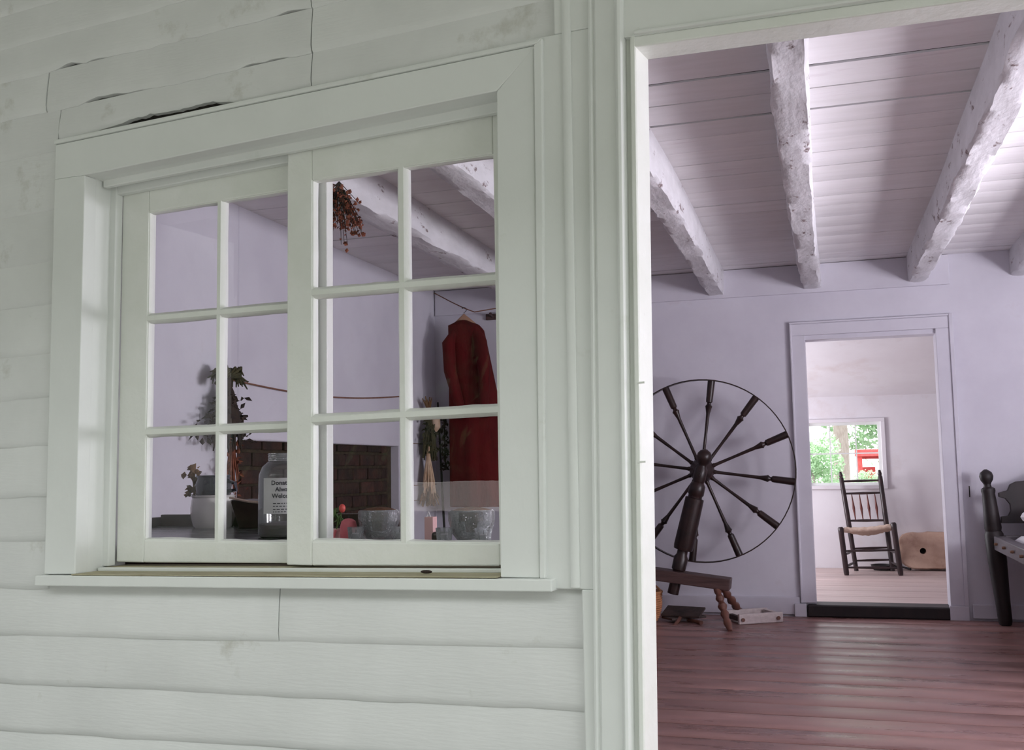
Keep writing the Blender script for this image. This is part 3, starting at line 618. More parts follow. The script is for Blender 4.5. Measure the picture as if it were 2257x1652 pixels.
# slanted post carrying the axle, in front of the wheel
pa = Vector((-.982, 6.655, .185)); pb = Vector((-.740, 6.655, 1.103)); mb = MB()
mb.turned(pa, pb, [(0, .036), (.16, .036), (.17, .045), (.25, .046), (.27, .034), (.30, .034), (.305, .060), (.33, .064), (.5, .062), (.66, .060), (.665, .045), (.68, .045), (.69, .052), (.75, .050), (.77, .036), (.80, .042), (.86, .040), (.88, .028), (.895, .028), (.91, .040), (.94, .048), (.965, .046), (.985, .034), (1, .01)], 16)
SW.part('post', mb, 'wheel_wood', smooth=True)
mb = MB(); mb.turned((HC.x, 6.58, HC.z - .02), (HC.x, 6.72, HC.z - .02), [(0, .012), (1, .012)], 10); SW.part('axle', mb, 'wheel_wood', smooth=True)
mb = MB(); ax = Vector((-1.75, 6.68, .39)); bx_ = Vector((-.615, 6.66, .250)); L_ = (bx_ - ax).normalized(); q = Vector((-L_.z, 0, L_.x)); ww = Vector((0, .075, 0)); hh = q * .036
mb.hexa([ax - ww - hh, bx_ - ww - hh, bx_ + ww - hh, ax + ww - hh, ax - ww + hh, bx_ - ww + hh, bx_ + ww + hh, ax + ww + hh]); SW.part('bench', mb, 'bench_wood', bevel=.006)
LP = [(0, .022), (.1, .024), (.16, .016), (.26, .028), (.34, .016), (.44, .030), (.54, .017), (.62, .028), (.72, .018), (.82, .026), (1, .013)]
for a, b in [((-.70, 6.62, .232), (-.605, 6.40, 0.0)), ((-.68, 6.70, .232), (-.565, 6.98, 0.0)), ((-1.62, 6.66, .345), (-1.72, 6.42, 0.0)), ((-1.62, 6.74, .345), (-1.72, 6.98, 0.0))]:
    mb = MB(); mb.turned(a, b, LP, 10); SW.part('leg', mb, 'leg_wood', smooth=True)

# things on the floor under the wheel
BK = Thing('basket', 'round orange woven basket with a bow handle under the spinning wheel', 'basket', (-1.20, 6.70, 0))
mb = MB(); pr = [(.10, .001)]
for k in range(13): z = .006 + k * .014; r_ = .105 + .032 * sin(min(1, z / .12) * pi / 2); pr += [(r_, z), (r_ + .005, z + .005), (r_, z + .011)]
pr += [(.137, .19), (.125, .19), (.12, .17), (.10, .012)]
mb.lathe((-1.20, 6.70, 0), pr, 28); BK.part('body', mb, 'basket_fibre', smooth=True)
mb = MB(); mb.tube([Vector((-1.20 + .137 * cos(a), 6.70, .17 + .085 * sin(a))) for a in [pi * k / 16 for k in range(17)]], .007, 8); BK.part('handle', mb, 'basket_fibre', smooth=True)
mb = MB(); mb.tube([Vector((-1.20 + .139 * cos(a), 6.70 + .139 * sin(a), .19)) for a in [2 * pi * k / 28 for k in range(29)]], .008, 8); BK.part('rim', mb, 'basket_fibre', smooth=True)
def wcard(name, label, c, rot, tilt, lift):
    t = Thing(name, label, 'wool card', c, 'wool cards lying under the spinning wheel')
    R = Matrix.Rotation(rot, 3, 'Z') @ Matrix.Rotation(tilt, 3, 'X'); c = Vector(c)
    def pt(x, y, z): return c + R @ Vector((x, y, z)) + Vector((0, 0, lift))
    mb = MB(); mb.hexa([pt(*p) for p in [(-.13, -.065, 0), (.13, -.065, 0), (.13, .065, 0), (-.13, .065, 0), (-.13, -.065, .014), (.13, -.065, .014), (.13, .065, .014), (-.13, .065, .014)]]); t.part('paddle', mb, 'card_wood', bevel=.003)
    mb = MB(); mb.tube([pt(0, -.05, -.004), pt(0, -.12, -.004), pt(0, -.2, -.004)], [.013, .012, .014], 10); t.part('handle', mb, 'leg_wood', smooth=True)
wcard('wool_card', 'dark flat wool card lying propped on the plank floor beside the basket', (-.93, 6.74, 0), radians(-14), radians(20), .055)
wcard('wool_card', 'dark wool card lying face down under the propped one', (-.93, 6.76, 0), radians(40), 0, .018)
YF_ = Thing('yarn_reel', 'low pale wooden reel of two rails lying by the wheel leg', 'reel', (-.50, 6.86, 0))
def bar(name, a, b, h, w_, m): 
    a = Vector(a); b = Vector(b); t = (b - a).normalized(); q = Vector((-t.y, t.x, 0)) * w_ / 2; u = Vector((0, 0, h)); mb = MB()
    mb.hexa([a - q, b - q, b + q, a + q, a - q + u, b - q + u, b + q + u, a + q + u]); return YF_.part(name, mb, m, bevel=.003)
bar('rail', (-.575, 6.66, .002), (-.315, 6.82, .002), .062, .022, 'pale_wood'); bar('rail', (-.675, 6.84, .002), (-.42, 7.0, .002), .062, .022, 'pale_wood')
bar('crossbar', (-.55, 6.69, .012), (-.64, 6.85, .012), .03, .03, 'card_wood'); bar('crossbar', (-.345, 6.82, .03), (-.43, 6.97, .03), .03, .03, 'pale_wood')
for p in ((-.55, 6.663, .03), (-.34, 6.79, .03)):
    mb = MB(); mb.tube([Vector(p) + Vector((.006, -.01, 0)), Vector(p) + Vector((.003, -.004, 0))], .012, 10); YF_.part('peg', mb, 'leg_wood')

# ------------------------------------------------------------------ bed at the right
BD = Thing('bed', 'dark wooden low-post rope bed with white bedding against the back wall', 'bed', (1.55, 6.0, 0))
def post(x, y, tilt=0.0):
    mb = MB(); pr = [(0, .034), (.02, .040), (.15, .043), (.30, .050), (.38, .053), (.40, .055), (.58, .055), (.60, .045), (.62, .050), (.72, .044), (.80, .040), (.84, .037), (.86, .042), (.875, .040), (.885, .024), (.90, .020), (.91, .024), (.93, .036), (.955, .041), (.98, .034), (1, .008)]
    mb.turned((x, y, 0), (x + tilt, y, .945), pr, 16); return BD.part('bedpost', mb, 'black_wood', smooth=True)
post(.998, 6.93, -.063); post(2.22, 6.93, .0); post(1.03, 5.05); post(2.22, 5.05)
for x in (.985, 2.22):
    mb = MB(); mb.box(x - .032, x + .032, 5.07, 6.91, .455, .54); rl = BD.part('side_rail', mb, 'rail_wood', bevel=.006)
    for k in range(6):
        y = 5.35 + k * .28; mb = MB(); mb.turned((x - .05, y, .50), (x - .03, y, .50), [(0, .007), (.5, .009), (1, .007)], 8); BD.part('rope_peg', mb, 'rope', rl, smooth=True)
BD.part('end_rail', MB().box(1.02, 2.2, 5.03, 5.09, .455, .54), 'rail_wood', bevel=.006); BD.part('end_rail', MB().box(1.02, 2.2, 6.90, 6.96, .455, .54), 'rail_wood', bevel=.006)
hb = [(1.015, .625), (1.02, .66), (1.06, .665)]
pts = [(1.01, .62), (1.01, .66), (1.035, .66), (1.035, .80), (1.06, .83), (1.085, .855), (1.12, .865), (1.18, .89), (1.3, .93), (1.61, .96), (1.9, .93), (2.04, .89), (2.1, .865), (2.14, .85), (2.18, .82), (2.18, .62)]
pts = [(1.005, .615), (1.005, .655), (1.045, .66), (1.062, .69), (1.060, .73), (1.035, .765), (1.0, .775), (1.0, .80), (1.05, .815), (1.065, .85), (1.10, .868), (1.17, .875), (1.28, .93), (1.61, .97), (1.95, .93), (2.06, .875), (2.12, .868), (2.16, .85), (2.17, .81), (2.2, .80), (2.2, .615)]
mb = MB(); mb.prism([(x, 6.915, z) for x, z in pts], (0, .028, 0)); BD.part('headboard', mb, 'black_wood', bevel=.004)
mb = MB(); n, m_ = 18, 22; vs = []
for i in range(n + 1):
    for j in range(m_ + 1):
        u, v = i / n, j / m_; e = min(u, 1 - u, v, 1 - v); x = 1.03 + 1.14 * u; y = 5.1 + 1.78 * v
        vs.append((x, y, .50 + .075 * min(1, e * 9) ** .6 + .014 * noise.noise((x * 5, y * 5, 0))))
fs = [(i * (m_ + 1) + j, (i + 1) * (m_ + 1) + j, (i + 1) * (m_ + 1) + j + 1, i * (m_ + 1) + j + 1) for i in range(n) for j in range(m_)]
mb.add(vs, fs); mt = BD.part('mattress', mb, 'linen', smooth=True)
so = mt.modifiers.new('thick', 'SOLIDIFY'); so.thickness = .05
mb = MB(); mb.ball((1.42, 6.68, .665), .30, 20, 12, (1.15, .62, .28)); tag(build('pillow', mb, 'linen', None, (1.42, 6.68, .55), smooth=True), 'white rumpled pillow at the head of the dark bed', 'pillow')
mb = MB(); vs = []
for j in range(13):
    y = 5.2 + 1.12 * j / 12; f_ = .012 * sin(j * 1.7)
    for z in (.452, .30, .10): vs.append((1.07 + f_ * (.5 - z) * 2.5, y, z))
mb.add(vs, [(j * 3 + k, (j + 1) * 3 + k, (j + 1) * 3 + k + 1, j * 3 + k + 1) for j in range(12) for k in range(2)]); vl = BD.part('valance', mb, 'ticking', smooth=True)
so = vl.modifiers.new('thick', 'SOLIDIFY'); so.thickness = .006

# ------------------------------------------------------------------ spindle-back chair in the far room
CHR = Thing('spindle_back_chair', 'dark ladder-post chair with turned spindles and woven rush seat', 'chair', (.32, 9.15, .08))
z0 = .08
fl, fr_ = (Vector((.115, 8.95, z0)), Vector((.083, 8.96, .472))), (Vector((.535, 8.98, z0)), Vector((.497, 8.99, .508)))
rl_, rr_ = (Vector((.200, 9.32, z0)), Vector((.107, 9.40, .925))), (Vector((.492, 9.34, z0)), Vector((.428, 9.40, .935)))
for a, b in (fl, fr_):
    mb = MB(); mb.turned(a, b, [(0, .018), (.05, .022), (.9, .023), (.97, .024), (1, .016)], 12); CHR.part('front_leg', mb, 'chair_wood', smooth=True)
for a, b in (rl_, rr_):
    mb = MB(); mb.turned(a, b, [(0, .019), (.5, .022), (.93, .020), (.945, .014), (.96, .018), (1, .010)], 12); CHR.part('back_post', mb, 'chair_wood', smooth=True)
def L3(p, t): return p[0].lerp(p[1], t)
def rod(name, a, b, r, m='chair_wood', prof=None):
    mb = MB(); mb.turned(a, b, prof or [(0, r * .8), (.5, r * 1.2), (1, r * .8)], 10); return CHR.part(name, mb, m, smooth=True)
for t in (.90, .775, .50): rod('back_rail', L3(rl_, t), L3(rr_, t - .003), .010)
for k in range(1, 5):
    f_ = k / 5; a = L3(rl_, .50).lerp(L3(rr_, .497), f_); b = L3(rl_, .775).lerp(L3(rr_, .772), f_)
    rod('spindle', a, b, .006, 'spindle_wood', [(0, .0045), (.2, .006), (.45, .012), (.7, .007), (1, .004)])
for t in (.16, .50): rod('stretcher', L3(fl, t), L3(fr_, t - .02), .009)
rod('stretcher', L3(rl_, .10), L3(rr_, .11), .009); rod('stretcher', L3(rl_, .22), L3(rr_, .23), .009)
for t in (.18, .42):
    rod('stretcher', L3(fl, t), L3(rl_, t * .47), .009); rod('stretcher', L3(fr_, t), L3(rr_, t * .47), .009)
c4 = [L3(fl, .93), L3(fr_, .92), L3(rr_, .40), L3(rl_, .40)]; mb = MB(); n = 16; vs = []
for i in range(n + 1):
    for j in range(n + 1):
        u, v = i / n, j / n; p = c4[0].lerp(c4[1], u).lerp(c4[3].lerp(c4[2], u), v)
        sag = .045 * (1 - (2 * u - 1) ** 2) * (.35 + .65 * (1 - (2 * v - 1) ** 2)); e = .012 * sin(min(1, min(u, 1 - u) * 8) * pi / 2)
        vs.append(p + Vector((0, 0, e - sag + .003 * sin(u * 60))))
mb.add(vs, [(i * (n + 1) + j, (i + 1) * (n + 1) + j, (i + 1) * (n + 1) + j + 1, i * (n + 1) + j + 1) for i in range(n) for j in range(n)])
st = CHR.part('seat', mb, 'rush', smooth=True); so = st.modifiers.new('thick', 'SOLIDIFY'); so.thickness = .035; so.offset = 0

# slab with a hole and a dark pan behind the chair
SB = Thing('stone_slab', 'rounded tan slab with a small dark hole leaning on the wall', 'slab', (.80, 9.43, .08))
out = []
for k in range(40):
    a = 2 * pi * k / 40; r = (abs(cos(a)) ** 4.5 + abs(sin(a)) ** 4.5) ** (-1 / 4.5)
    j = 1 + .03 * noise.noise((cos(a) * 3, sin(a) * 3, 2))
    x = .80 + .235 * r * cos(a) * j; z = .245 + .150 * r * sin(a) * (1 + .09 * noise.noise((a * 3, 3, 0)))
    if sin(a) < -.5: z = max(z, .082)
    out.append((x, z))
hole = [(.748 + .026 * cos(2 * pi * k / 40), .242 + .026 * sin(2 * pi * k / 40)) for k in range(40)]
def lean_y(z): return 9.36 + (z - .08) * .35
vs = []; 
for dy in (0, .10):
    for x, z in out: vs.append((x, lean_y(z) + dy + (.012 if dy == 0 else 0), z))
    for i_, (x, z) in enumerate(out): vs.append((x * .93 + .80 * .07, lean_y(z) + dy, z * .93 + .245 * .07)) if dy == 0 else vs.append((x, lean_y(z) + dy, z))
    for x, z in hole: vs.append((x, lean_y(z) + dy, z))
N4 = 40; fs = []
for k in range(N4):
    k2 = (k + 1) % N4
    fs += [(k, k2, N4 + k2, N4 + k), (N4 + k, N4 + k2, 2 * N4 + k2, 2 * N4 + k), (k2, k, 3 * N4 + k, 3 * N4 + k2), (2 * N4 + k, 2 * N4 + k2, 5 * N4 + k2, 5 * N4 + k), (3 * N4 + k2, 3 * N4 + k, 5 * N4 + k, 5 * N4 + k2)]
SB.part('body', MB().add(vs, fs), 'millstone', smooth=True)
mb = MB(); mb.add([(x, lean_y(z) + .09, z) for x, z in hole], [tuple(range(40))]); SB.part('hole_shade', mb, 'black_wood')  # black disc closes the hole, its inner shade given as colour
PN = Thing('iron_pan', 'black iron pan lying on the floor behind the chair legs', 'pan', (.44, 9.42, .08))
mb = MB(); mb.lathe((.42, 9.43, .08), [(.075, 0), (.085, .01), (.10, .045), (.093, .045), (.075, .008), (.01, .008)], 24); PN.part('bowl', mb, 'iron', smooth=True)
mb = MB(); mb.tube([(.51, 9.40, .12), (.58, 9.30, .115), (.63, 9.25, .105)], [.009, .008, .011], 8); PN.part('handle', mb, 'iron', smooth=True)

# ------------------------------------------------------------------ things seen through the window
# long red dress on a hanger
DR = Thing('red_dress', 'long dark red dress hanging from a cord in the corner', 'dress', (-2.36, 6.86, .74))
mb = MB(); n = 40; m_ = 44; vs = []
prof = [(2.065, .045, .04), (2.05, .075, .05), (2.035, .115, .06), (1.99, .135, .065), (1.85, .150, .07), (1.65, .17, .08), (1.50, .185, .09), (1.3, .195, .10), (1.1, .205, .11), (.9, .215, .12), (.76, .22, .125), (.74, .215, .12)]
for k in range(n + 1):
    t = k / n * (len(prof) - 1); i = min(int(t), len(prof) - 2); f_ = t - i
    z, rx, ry = [prof[i][q] * (1 - f_) + prof[i + 1][q] * f_ for q in range(3)]
    fold = .010 + .022 * max(0, (1.6 - z)) 
    cx = -2.572 + max(rx, .11) if z < 2.04 else -2.46
    for j in range(m_):
        a = 2 * pi * j / m_; g = 1 + fold * 4 * (.6 * sin(7 * a + 1.3) + .4 * sin(12 * a + z * 2))
        vs.append((cx + rx * cos(a) * (1 + fold * .6 * sin(9 * a)), 6.86 + ry * sin(a) * g, z))
fs = [(k * m_ + j, (k + 1) * m_ + j, (k + 1) * m_ + (j + 1) % m_, k * m_ + (j + 1) % m_) for k in range(n) for j in range(m_)] + [tuple(range(m_))]
mb.add(vs, fs); DR.part('gown', mb, 'dress_red', smooth=True)
for sx, x0 in ((-1, -2.53), (1, -2.335)):
    mb = MB(); mb.tube([(x0 - sx * .03, 6.85, 2.0), (x0 + sx * .02, 6.81, 1.9), (x0 + sx * .03 + .03, 6.775, 1.7), (x0 + sx * .0 + .06, 6.76, 1.5), (x0 - sx * .02 + .08, 6.75, 1.36)], [.035, .05, .045, .038, .034], 12); DR.part('sleeve', mb, 'dress_red', smooth=True)
HG = Thing('coat_hanger', 'pale wooden coat hanger holding the red dress', 'hanger', (-2.45, 6.86, 2.05))
mb = MB(); mb.tube([(-2.53, 6.86, 2.035), (-2.49, 6.86, 2.062), (-2.45, 6.86, 2.09), (-2.41, 6.86, 2.062), (-2.37, 6.86, 2.035)], [.012, .018, .028, .018, .012], 10); HG.part('shoulders', mb, 'hanger_wood', smooth=True)
mb = MB(); mb.tube([(-2.45, 6.86, 2.10)] + [Vector((-2.45 + .018 * sin(a) , 6.86, 2.145 - .018 * cos(a))) for a in [0, .6, 1.3, 2.0, 2.7, 3.4, 4.2]], .0025, 6); HG.part('hook', mb, 'iron')
mb = MB(); mb.tube([(-2.765, 7.085, 2.325), (-2.60, 6.97, 2.235), (-2.45, 6.86, 2.158), (-2.36, 6.83, 2.12), (-2.2, 6.9, 2.15), (-1.375, 7.0, 2.175)], .004, 6)
tag(build('hanging_cord', mb, 'cord', None, (-2.4, 6.87, 2.13)), 'thin brown cord strung across the corner holding the hanger', 'cord')
PR = Thing('peg_rail', 'dark wooden peg rail fixed high on the back wall', 'peg rail', (-1.9, YB - .02, 2.12))
PR.part('board', MB().box(-2.36, -1.45, YB - .02, YB - .0005, 2.095, 2.14), 'bench_wood', bevel=.003)
for k in range(5):
    x = -2.30 + k * .2; PR.part('peg', MB().turned((x, YB - .02, 2.115), (x, YB - .10, 2.13), [(0, .009), (.7, .008), (.85, .013), (1, .008)], 8), 'bench_wood', smooth=True)
# thin rod in the corner
mb = MB(); mb.tube([(-2.640, 6.98, 0), (-2.69, 7.02, .75), (-2.735, 7.055, 1.5)], [.010, .009, .007], 8); tag(build('wooden_stick', mb, 'black_wood', None, (-2.64, 6.98, 0), smooth=True), 'thin black stick leaning in the room corner beside the red dress', 'stick')

def strands(mb, top, n, length, spread, r0, seed, sx=1.0, sy=.5, tip=.4):
    rr = random.Random(seed); top = Vector(top)
    for i in range(n):
        a = rr.uniform(0, 2 * pi); q = sqrt(rr.random()) * spread; l = length * rr.uniform(.7, 1.05)
        p1 = top + Vector((cos(a) * q * .25 * sx, sin(a) * q * .25 * sy, -l * .3)); p2 = top + Vector((cos(a) * q * .75 * sx, sin(a) * q * .75 * sy, -l * .7)); p3 = top + Vector((cos(a) * q * sx, sin(a) * q * sy, -l))
        mb.tube([top + Vector((cos(a) * .006, sin(a) * .006, 0)), p1, p2, p3], [r0, r0 * 1.2, r0, r0 * tip], 5)
def leaves(mb, pts, size, seed, flat=.5):
    rr = random.Random(seed)
    for p in pts:
        p = Vector(p); a = Vector((rr.gauss(0, 1), rr.gauss(0, 1), rr.gauss(0, 1))).normalized(); b = a.orthogonal().normalized(); c = a.cross(b); s_ = size * rr.uniform(.6, 1.3)
        mb.add([p - a * s_, p - b * s_ * flat + c * s_ * .25, p + a * s_, p + b * s_ * flat + c * s_ * .25], [(0, 1, 2, 3)])
# garland cord along the chimney wall
mb = MB(); mb.tube([(-2.755, 4.22 + 2.28 * t, 1.462 + .05 * t - .05 * sin(pi * t)) for t in [k / 20 for k in range(21)]], .0045, 6)
tag(build('garland_cord', mb, 'cord', None, (-2.755, 5.3, 1.45)), 'thin reddish cord strung along the wall above the brickwork', 'cord')
# dark herb bundle left
HB = Thing('herb_bundle', 'large dark bundle of dried herbs hanging beside the chimney', 'herb bundle', (-2.68, 4.20, 1.46), 'dried plants hanging indoors')
rr = random.Random(5)
c = Vector((-2.685, 4.20, 1.455))
mb = MB()
for i in range(70):
    a = rr.uniform(-1, 1); s_ = 1 if a > 0 else -1; l = rr.uniform(.05, .13)
    mb.tube([c, c + Vector((rr.uniform(-.03, .03), s_ * l * .6, .02 + rr.uniform(-.02, .03))), c + Vector((rr.uniform(-.03, .03), s_ * l, rr.uniform(-.05, .02)))], [.008, .009, .003], 5)
HB.part('stalk_ends', mb, 'dried_green')
mb = MB(); vs = []; nn_ = 22
for i in range(15):
    t = i / 14; rr_y = (.016 + .085 * t ** .8) * (1 + .12 * noise.noise((t * 5, 1, 0))); 
    for k in range(nn_):
        a = 2 * pi * k / nn_; g = 1 + .22 * noise.noise((cos(a) * 2.4, sin(a) * 2.4, t * 4)); vs.append(c + Vector((.035 * cos(a) * g * (.4 + t), rr_y * sin(a) * g + .01 * t, -.04 - .22 * t - (.03 * noise.noise((k * 1.7, 0, 0)) if i == 14 else 0))))
mb.add(vs, [(i * nn_ + k, (i + 1) * nn_ + k, (i + 1) * nn_ + (k + 1) % nn_, i * nn_ + (k + 1) % nn_) for i in range(14) for k in range(nn_)] + [tuple(range(nn_)), tuple(14 * nn_ + k for k in range(nn_ - 1, -1, -1))])
HB.part('packed_leaves', mb, 'dried_dark')
mb = MB(); strands(mb, c, 60, .34, .10, .008, 6, .45, 1.0); leaves(mb, [c + Vector((rr.gauss(0, .02), rr.gauss(0, .028 + .12 * t), -.08 - .23 * t)) for t in [rr.random() for _ in range(260)]], .02, 7)
o = HB.part('leaf_mass', mb, 'dried_dark'); o['kind'] = 'stuff'
mb = MB(); strands(mb, c + Vector((0, .03, -.26)), 22, .30, .06, .0045, 8, .5, 1); leaves(mb, [c + Vector((rr.gauss(0, .02), .02 + rr.gauss(0, .05), -.28 - .28 * rr.random())) for _ in range(60)], .016, 9)
o = HB.part('lower_sprigs', mb, 'dried_red'); o['kind'] = 'stuff'
mb = MB(); mb.tube([c + Vector((0, -.02, .0)), c + Vector((-.07, 0, .03))], .003, 5); HB.part('hanging_string', mb, 'cord')
# bundle near the corner: corn husks, sheaf and dark sprig
HB2 = Thing('corn_bundle', 'bundle of dried corn and stalks hanging near the room corner', 'corn bundle', (-2.70, 6.85, 1.42), 'dried plants hanging indoors')
c = Vector((-2.70, 6.79, 1.42)); mb = MB()
for i in range(16):
    mb.tube([c, c + Vector((rr.uniform(-.02, .02), rr.uniform(-.10, .10), rr.uniform(.05, .11)))], [.010, .003], 5)
HB2.part('stalk_ends', mb, 'dried_brown')
mb = MB(); mb.tube([c + Vector((.02, .04, .02)), c + Vector((.03, .045, -.05)), c + Vector((.03, .05, -.11)), c + Vector((.02, .05, -.14))], [.02, .035, .035, .02], 10); HB2.part('husk', mb, 'husk', smooth=True)
mb = MB(); strands(mb, c, 50, .34, .10, .009, 12, .4, 1); leaves(mb, [c + Vector((rr.gauss(0, .02), rr.gauss(0, .05), -.06 - .24 * rr.random())) for _ in range(120)], .022, 13); o = HB2.part('leaf_mass', mb, 'dried_green'); o['kind'] = 'stuff'
mb = MB(); strands(mb, c + Vector((0, -.02, -.25)), 40, .38, .10, .006, 14, .4, 1); o = HB2.part('straw', mb, 'husk'); o['kind'] = 'stuff'
mb = MB(); strands(mb, c + Vector((0, -.02, -.50)), 44, .17, .13, .007, 15, .5, 1); o = HB2.part('grain_heads', mb, 'dried_brown'); o['kind'] = 'stuff'
mb = MB(); p_ = c + Vector((.08, .09, .0)); mb.tube([p_, p_ + Vector((.0, .01, -.25)), p_ + Vector((.0, .02, -.42))], .006, 6); leaves(mb, [p_ + Vector((rr.gauss(0, .012), rr.gauss(.012, .03), -.42 * rr.random())) for _ in range(110)], .02, 16); o = HB2.part('pepper_string', mb, 'dried_dark'); o['kind'] = 'stuff'
# dried flower bunch hanging from the beam near the window
c = Vector((-1.815, 3.62, 2.155)); HB3 = Thing('dried_flower_bunch', 'reddish brown bunch of small dried leaves hanging from the ceiling beam', 'dried flowers', c, 'dried plants hanging indoors')
mb = MB(); lp = []
for i in range(64):
    a = rr.uniform(0, 2 * pi); q = sqrt(rr.random()) * .10; l = rr.uniform(.08, .285) * (1 - q * 2.2)
    e = c + Vector((cos(a) * q, sin(a) * q, -l)); k1 = c + Vector((cos(a) * q * .4, sin(a) * q * .4, -l * .4))
    mb.tube([c, k1, e], [.002, .0016, .001], 4)
    for t in (.35, .5, .65, .8, .9, 1): lp.append(c.lerp(e, t) + Vector((rr.gauss(0, .009), rr.gauss(0, .009), rr.gauss(0, .008))))
HB3.part('stems', mb, 'dried_dark'); mb = MB(); leaves(mb, lp, .0095, 18, .8); o = HB3.part('leaf_cluster', mb, 'dried_red'); o['kind'] = 'stuff'
mb = MB(); mb.tube([c + Vector((0, 0, -.02)), c + Vector((-.10, 0, .018))], .004, 5); HB3.part('hanging_string', mb, 'cord')

# dark table with raised back, near the window
TB = Thing('side_table', 'dark wooden table with a grey polished top and raised back rim', 'table', (-2.02, 3.08, 0))
TB.part('top', MB().box(-2.52, -1.50, 2.68, 3.47, .77, .80), 'table_top', bevel=.004)
TB.part('back_rim', MB().box(-2.52, -1.50, 3.47, 3.50, .75, .845), 'table_dark', bevel=.003); TB.part('side_rim', MB().box(-2.55, -2.52, 2.68, 3.50, .75, .835), 'table_dark', bevel=.003)
TB.part('apron', MB().box(-2.50, -1.52, 2.70, 3.45, .68, .77), 'table_dark')
for x in (-2.47, -1.55):
    for y in (2.73, 3.43): TB.part('leg', MB().turned((x, y, 0), (x, y, .70), [(0, .018), (.5, .022), (1, .03)], 10), 'table_dark', smooth=True)
# crock with dark jug and dried stems
CK = Thing('white_crock', 'white glazed crock standing on the dark table', 'crock', (-2.222, 3.38, .80))
mb = MB(); mb.lathe((-2.222, 3.38, .80), [(.066, 0), (.074, .01), (.082, .045), (.083, .075), (.079, .105), (.077, .112), (.082, .119), (.076, .122), (.071, .118), (.073, .1), (.076, .05), (.06, .014), (.01, .014)], 32); CK.part('body', mb, 'crock_glaze', smooth=True)
JG = Thing('dark_jug', 'dark blue glazed jug sitting in the white crock', 'jug', (-2.222, 3.38, .815))
mb = MB(); mb.lathe((-2.222, 3.38, .815), [(.04, 0), (.05, .02), (.058, .07), (.064, .12), (.068, .145), (.060, .168), (.064, .180), (.058, .182), (.052, .165), (.05, .1), (.01, .02)], 28); JG.part('body', mb, 'dark_glaze', smooth=True)
mb = MB(); mb.tube([(-2.222 + .06, 3.38, .975), (-2.222 + .10, 3.37, .965), (-2.222 + .105, 3.37, .94), (-2.222 + .06, 3.38, .935)], .007, 8); JG.part('handle', mb, 'dark_glaze', smooth=True)
DF = Thing('dried_sprig', 'dried orange-brown sprig stuck in the crock beside the jug', 'dried flowers', (-2.295, 3.37, .82))
mb = MB(); p_ = Vector((-2.286, 3.37, .82)); mb.tube([p_, p_ + Vector((-.012, 0, .1)), p_ + Vector((-.018, 0, .19))], .004, 6); DF.part('stem', mb, 'dried_brown'); mb = MB(); leaves(mb, [p_ + Vector((-.018 + rr.gauss(0, .012), rr.gauss(0, .012), .10 + .11 * rr.random())) for _ in range(60)], .014, 21, .7); o = DF.part('petals', mb, 'dried_brown'); o['kind'] = 'stuff'
BX = Thing('wooden_trough', 'dark wooden trough with a pale rim beside the white crock', 'trough', (-1.97, 3.38, .80))
mb = MB(); mb.hexa([(-2.075, 3.32, .80), (-1.84, 3.32, .80), (-1.84, 3.45, .80), (-2.075, 3.45, .80), (-2.10, 3.30, .905), (-1.80, 3.30, .885), (-1.80, 3.46, .885), (-2.10, 3.46, .905)]); BX.part('body', mb, 'table_dark', bevel=.004)
mb = MB(); mb.tube([(-2.10, 3.30, .913), (-2.02, 3.30, .898), (-1.95, 3.30, .893), (-1.80, 3.30, .892)], .005, 6); BX.part('rim', mb, 'rush')

# donation jar
JC = Vector((-1.640, 2.885, .80)); JR = .080
JA = Thing('donation_jar', 'large clear jar with a printed donation label on the table', 'jar', JC)
mb = MB(); mb.lathe(JC, [(.070, .001), (.078, .006), (JR, .015), (JR, .17), (.078, .195), (.068, .220), (.052, .235), (.046, .238), (.046, .262)], 40); JA.part('glass_body', mb, 'jar_glass', smooth=True)
mb = MB(); mb.lathe(JC, [(.047, .262), (.049, .262), (.049, .238), (.047, .238)], 32)
for z in (.244, .251, .258): mb.tube([JC + Vector((.049 * cos(a), .049 * sin(a), z)) for a in [2 * pi * k / 32 for k in range(33)]], .0022, 6)
JA.part('neck_thread', mb, 'cut_glass', smooth=True)
AJ = atan2(-JC.y, -JC.x)       # the label faces the porch
def onj(u, z, r): a = AJ + u / JR; return JC + Vector((r * cos(a), r * sin(a), z))
mb = MB(); vs = []; n = 24
for i in range(n + 1):
    u = -.070 + .140 * i / n; vs += [onj(u, .075, JR + .0008), onj(u, .185, JR + .0008)]
mb.add(vs, [(2 * i, 2 * i + 2, 2 * i + 3, 2 * i + 1) for i in range(n)]); lab = JA.part('label', mb, 'label_paper', smooth=True)
def jartext(txt, z, size):
    cu = bpy.data.curves.new('txt', 'FONT'); cu.body = txt; cu.size = size; cu.align_x = 'CENTER'; cu.resolution_u = 2; cu.offset = size * .02
    to = bpy.data.objects.new('txt', cu); col.objects.link(to); dg = bpy.context.evaluated_depsgraph_get(); me = bpy.data.meshes.new_from_object(to.evaluated_get(dg))
    bpy.data.objects.remove(to)
    mb = MB(); mb.add([onj(v.co.x, z + v.co.y, JR + .0016) for v in me.vertices], [tuple(p.vertices) for p in me.polygons]); JA.part('lettering', mb, 'ink', lab)
jartext('Donations', .164, .019); jartext('Always', .144, .019); jartext('Welcome', .124, .019)
mb = MB(); rr2 = random.Random(2)
for row, z in enumerate((.106, .097, .088, .080)):
    u = -.034
    while u < .030:
        l = rr2.uniform(.004, .010); mb.add([onj(u, z, JR + .0016), onj(u + l, z, JR + .0016), onj(u + l, z + .0026, JR + .0016), onj(u, z + .0026, JR + .0016)], [(0, 1, 2, 3)]); u += l + .003
JA.part('small_print', mb, 'ink', lab)
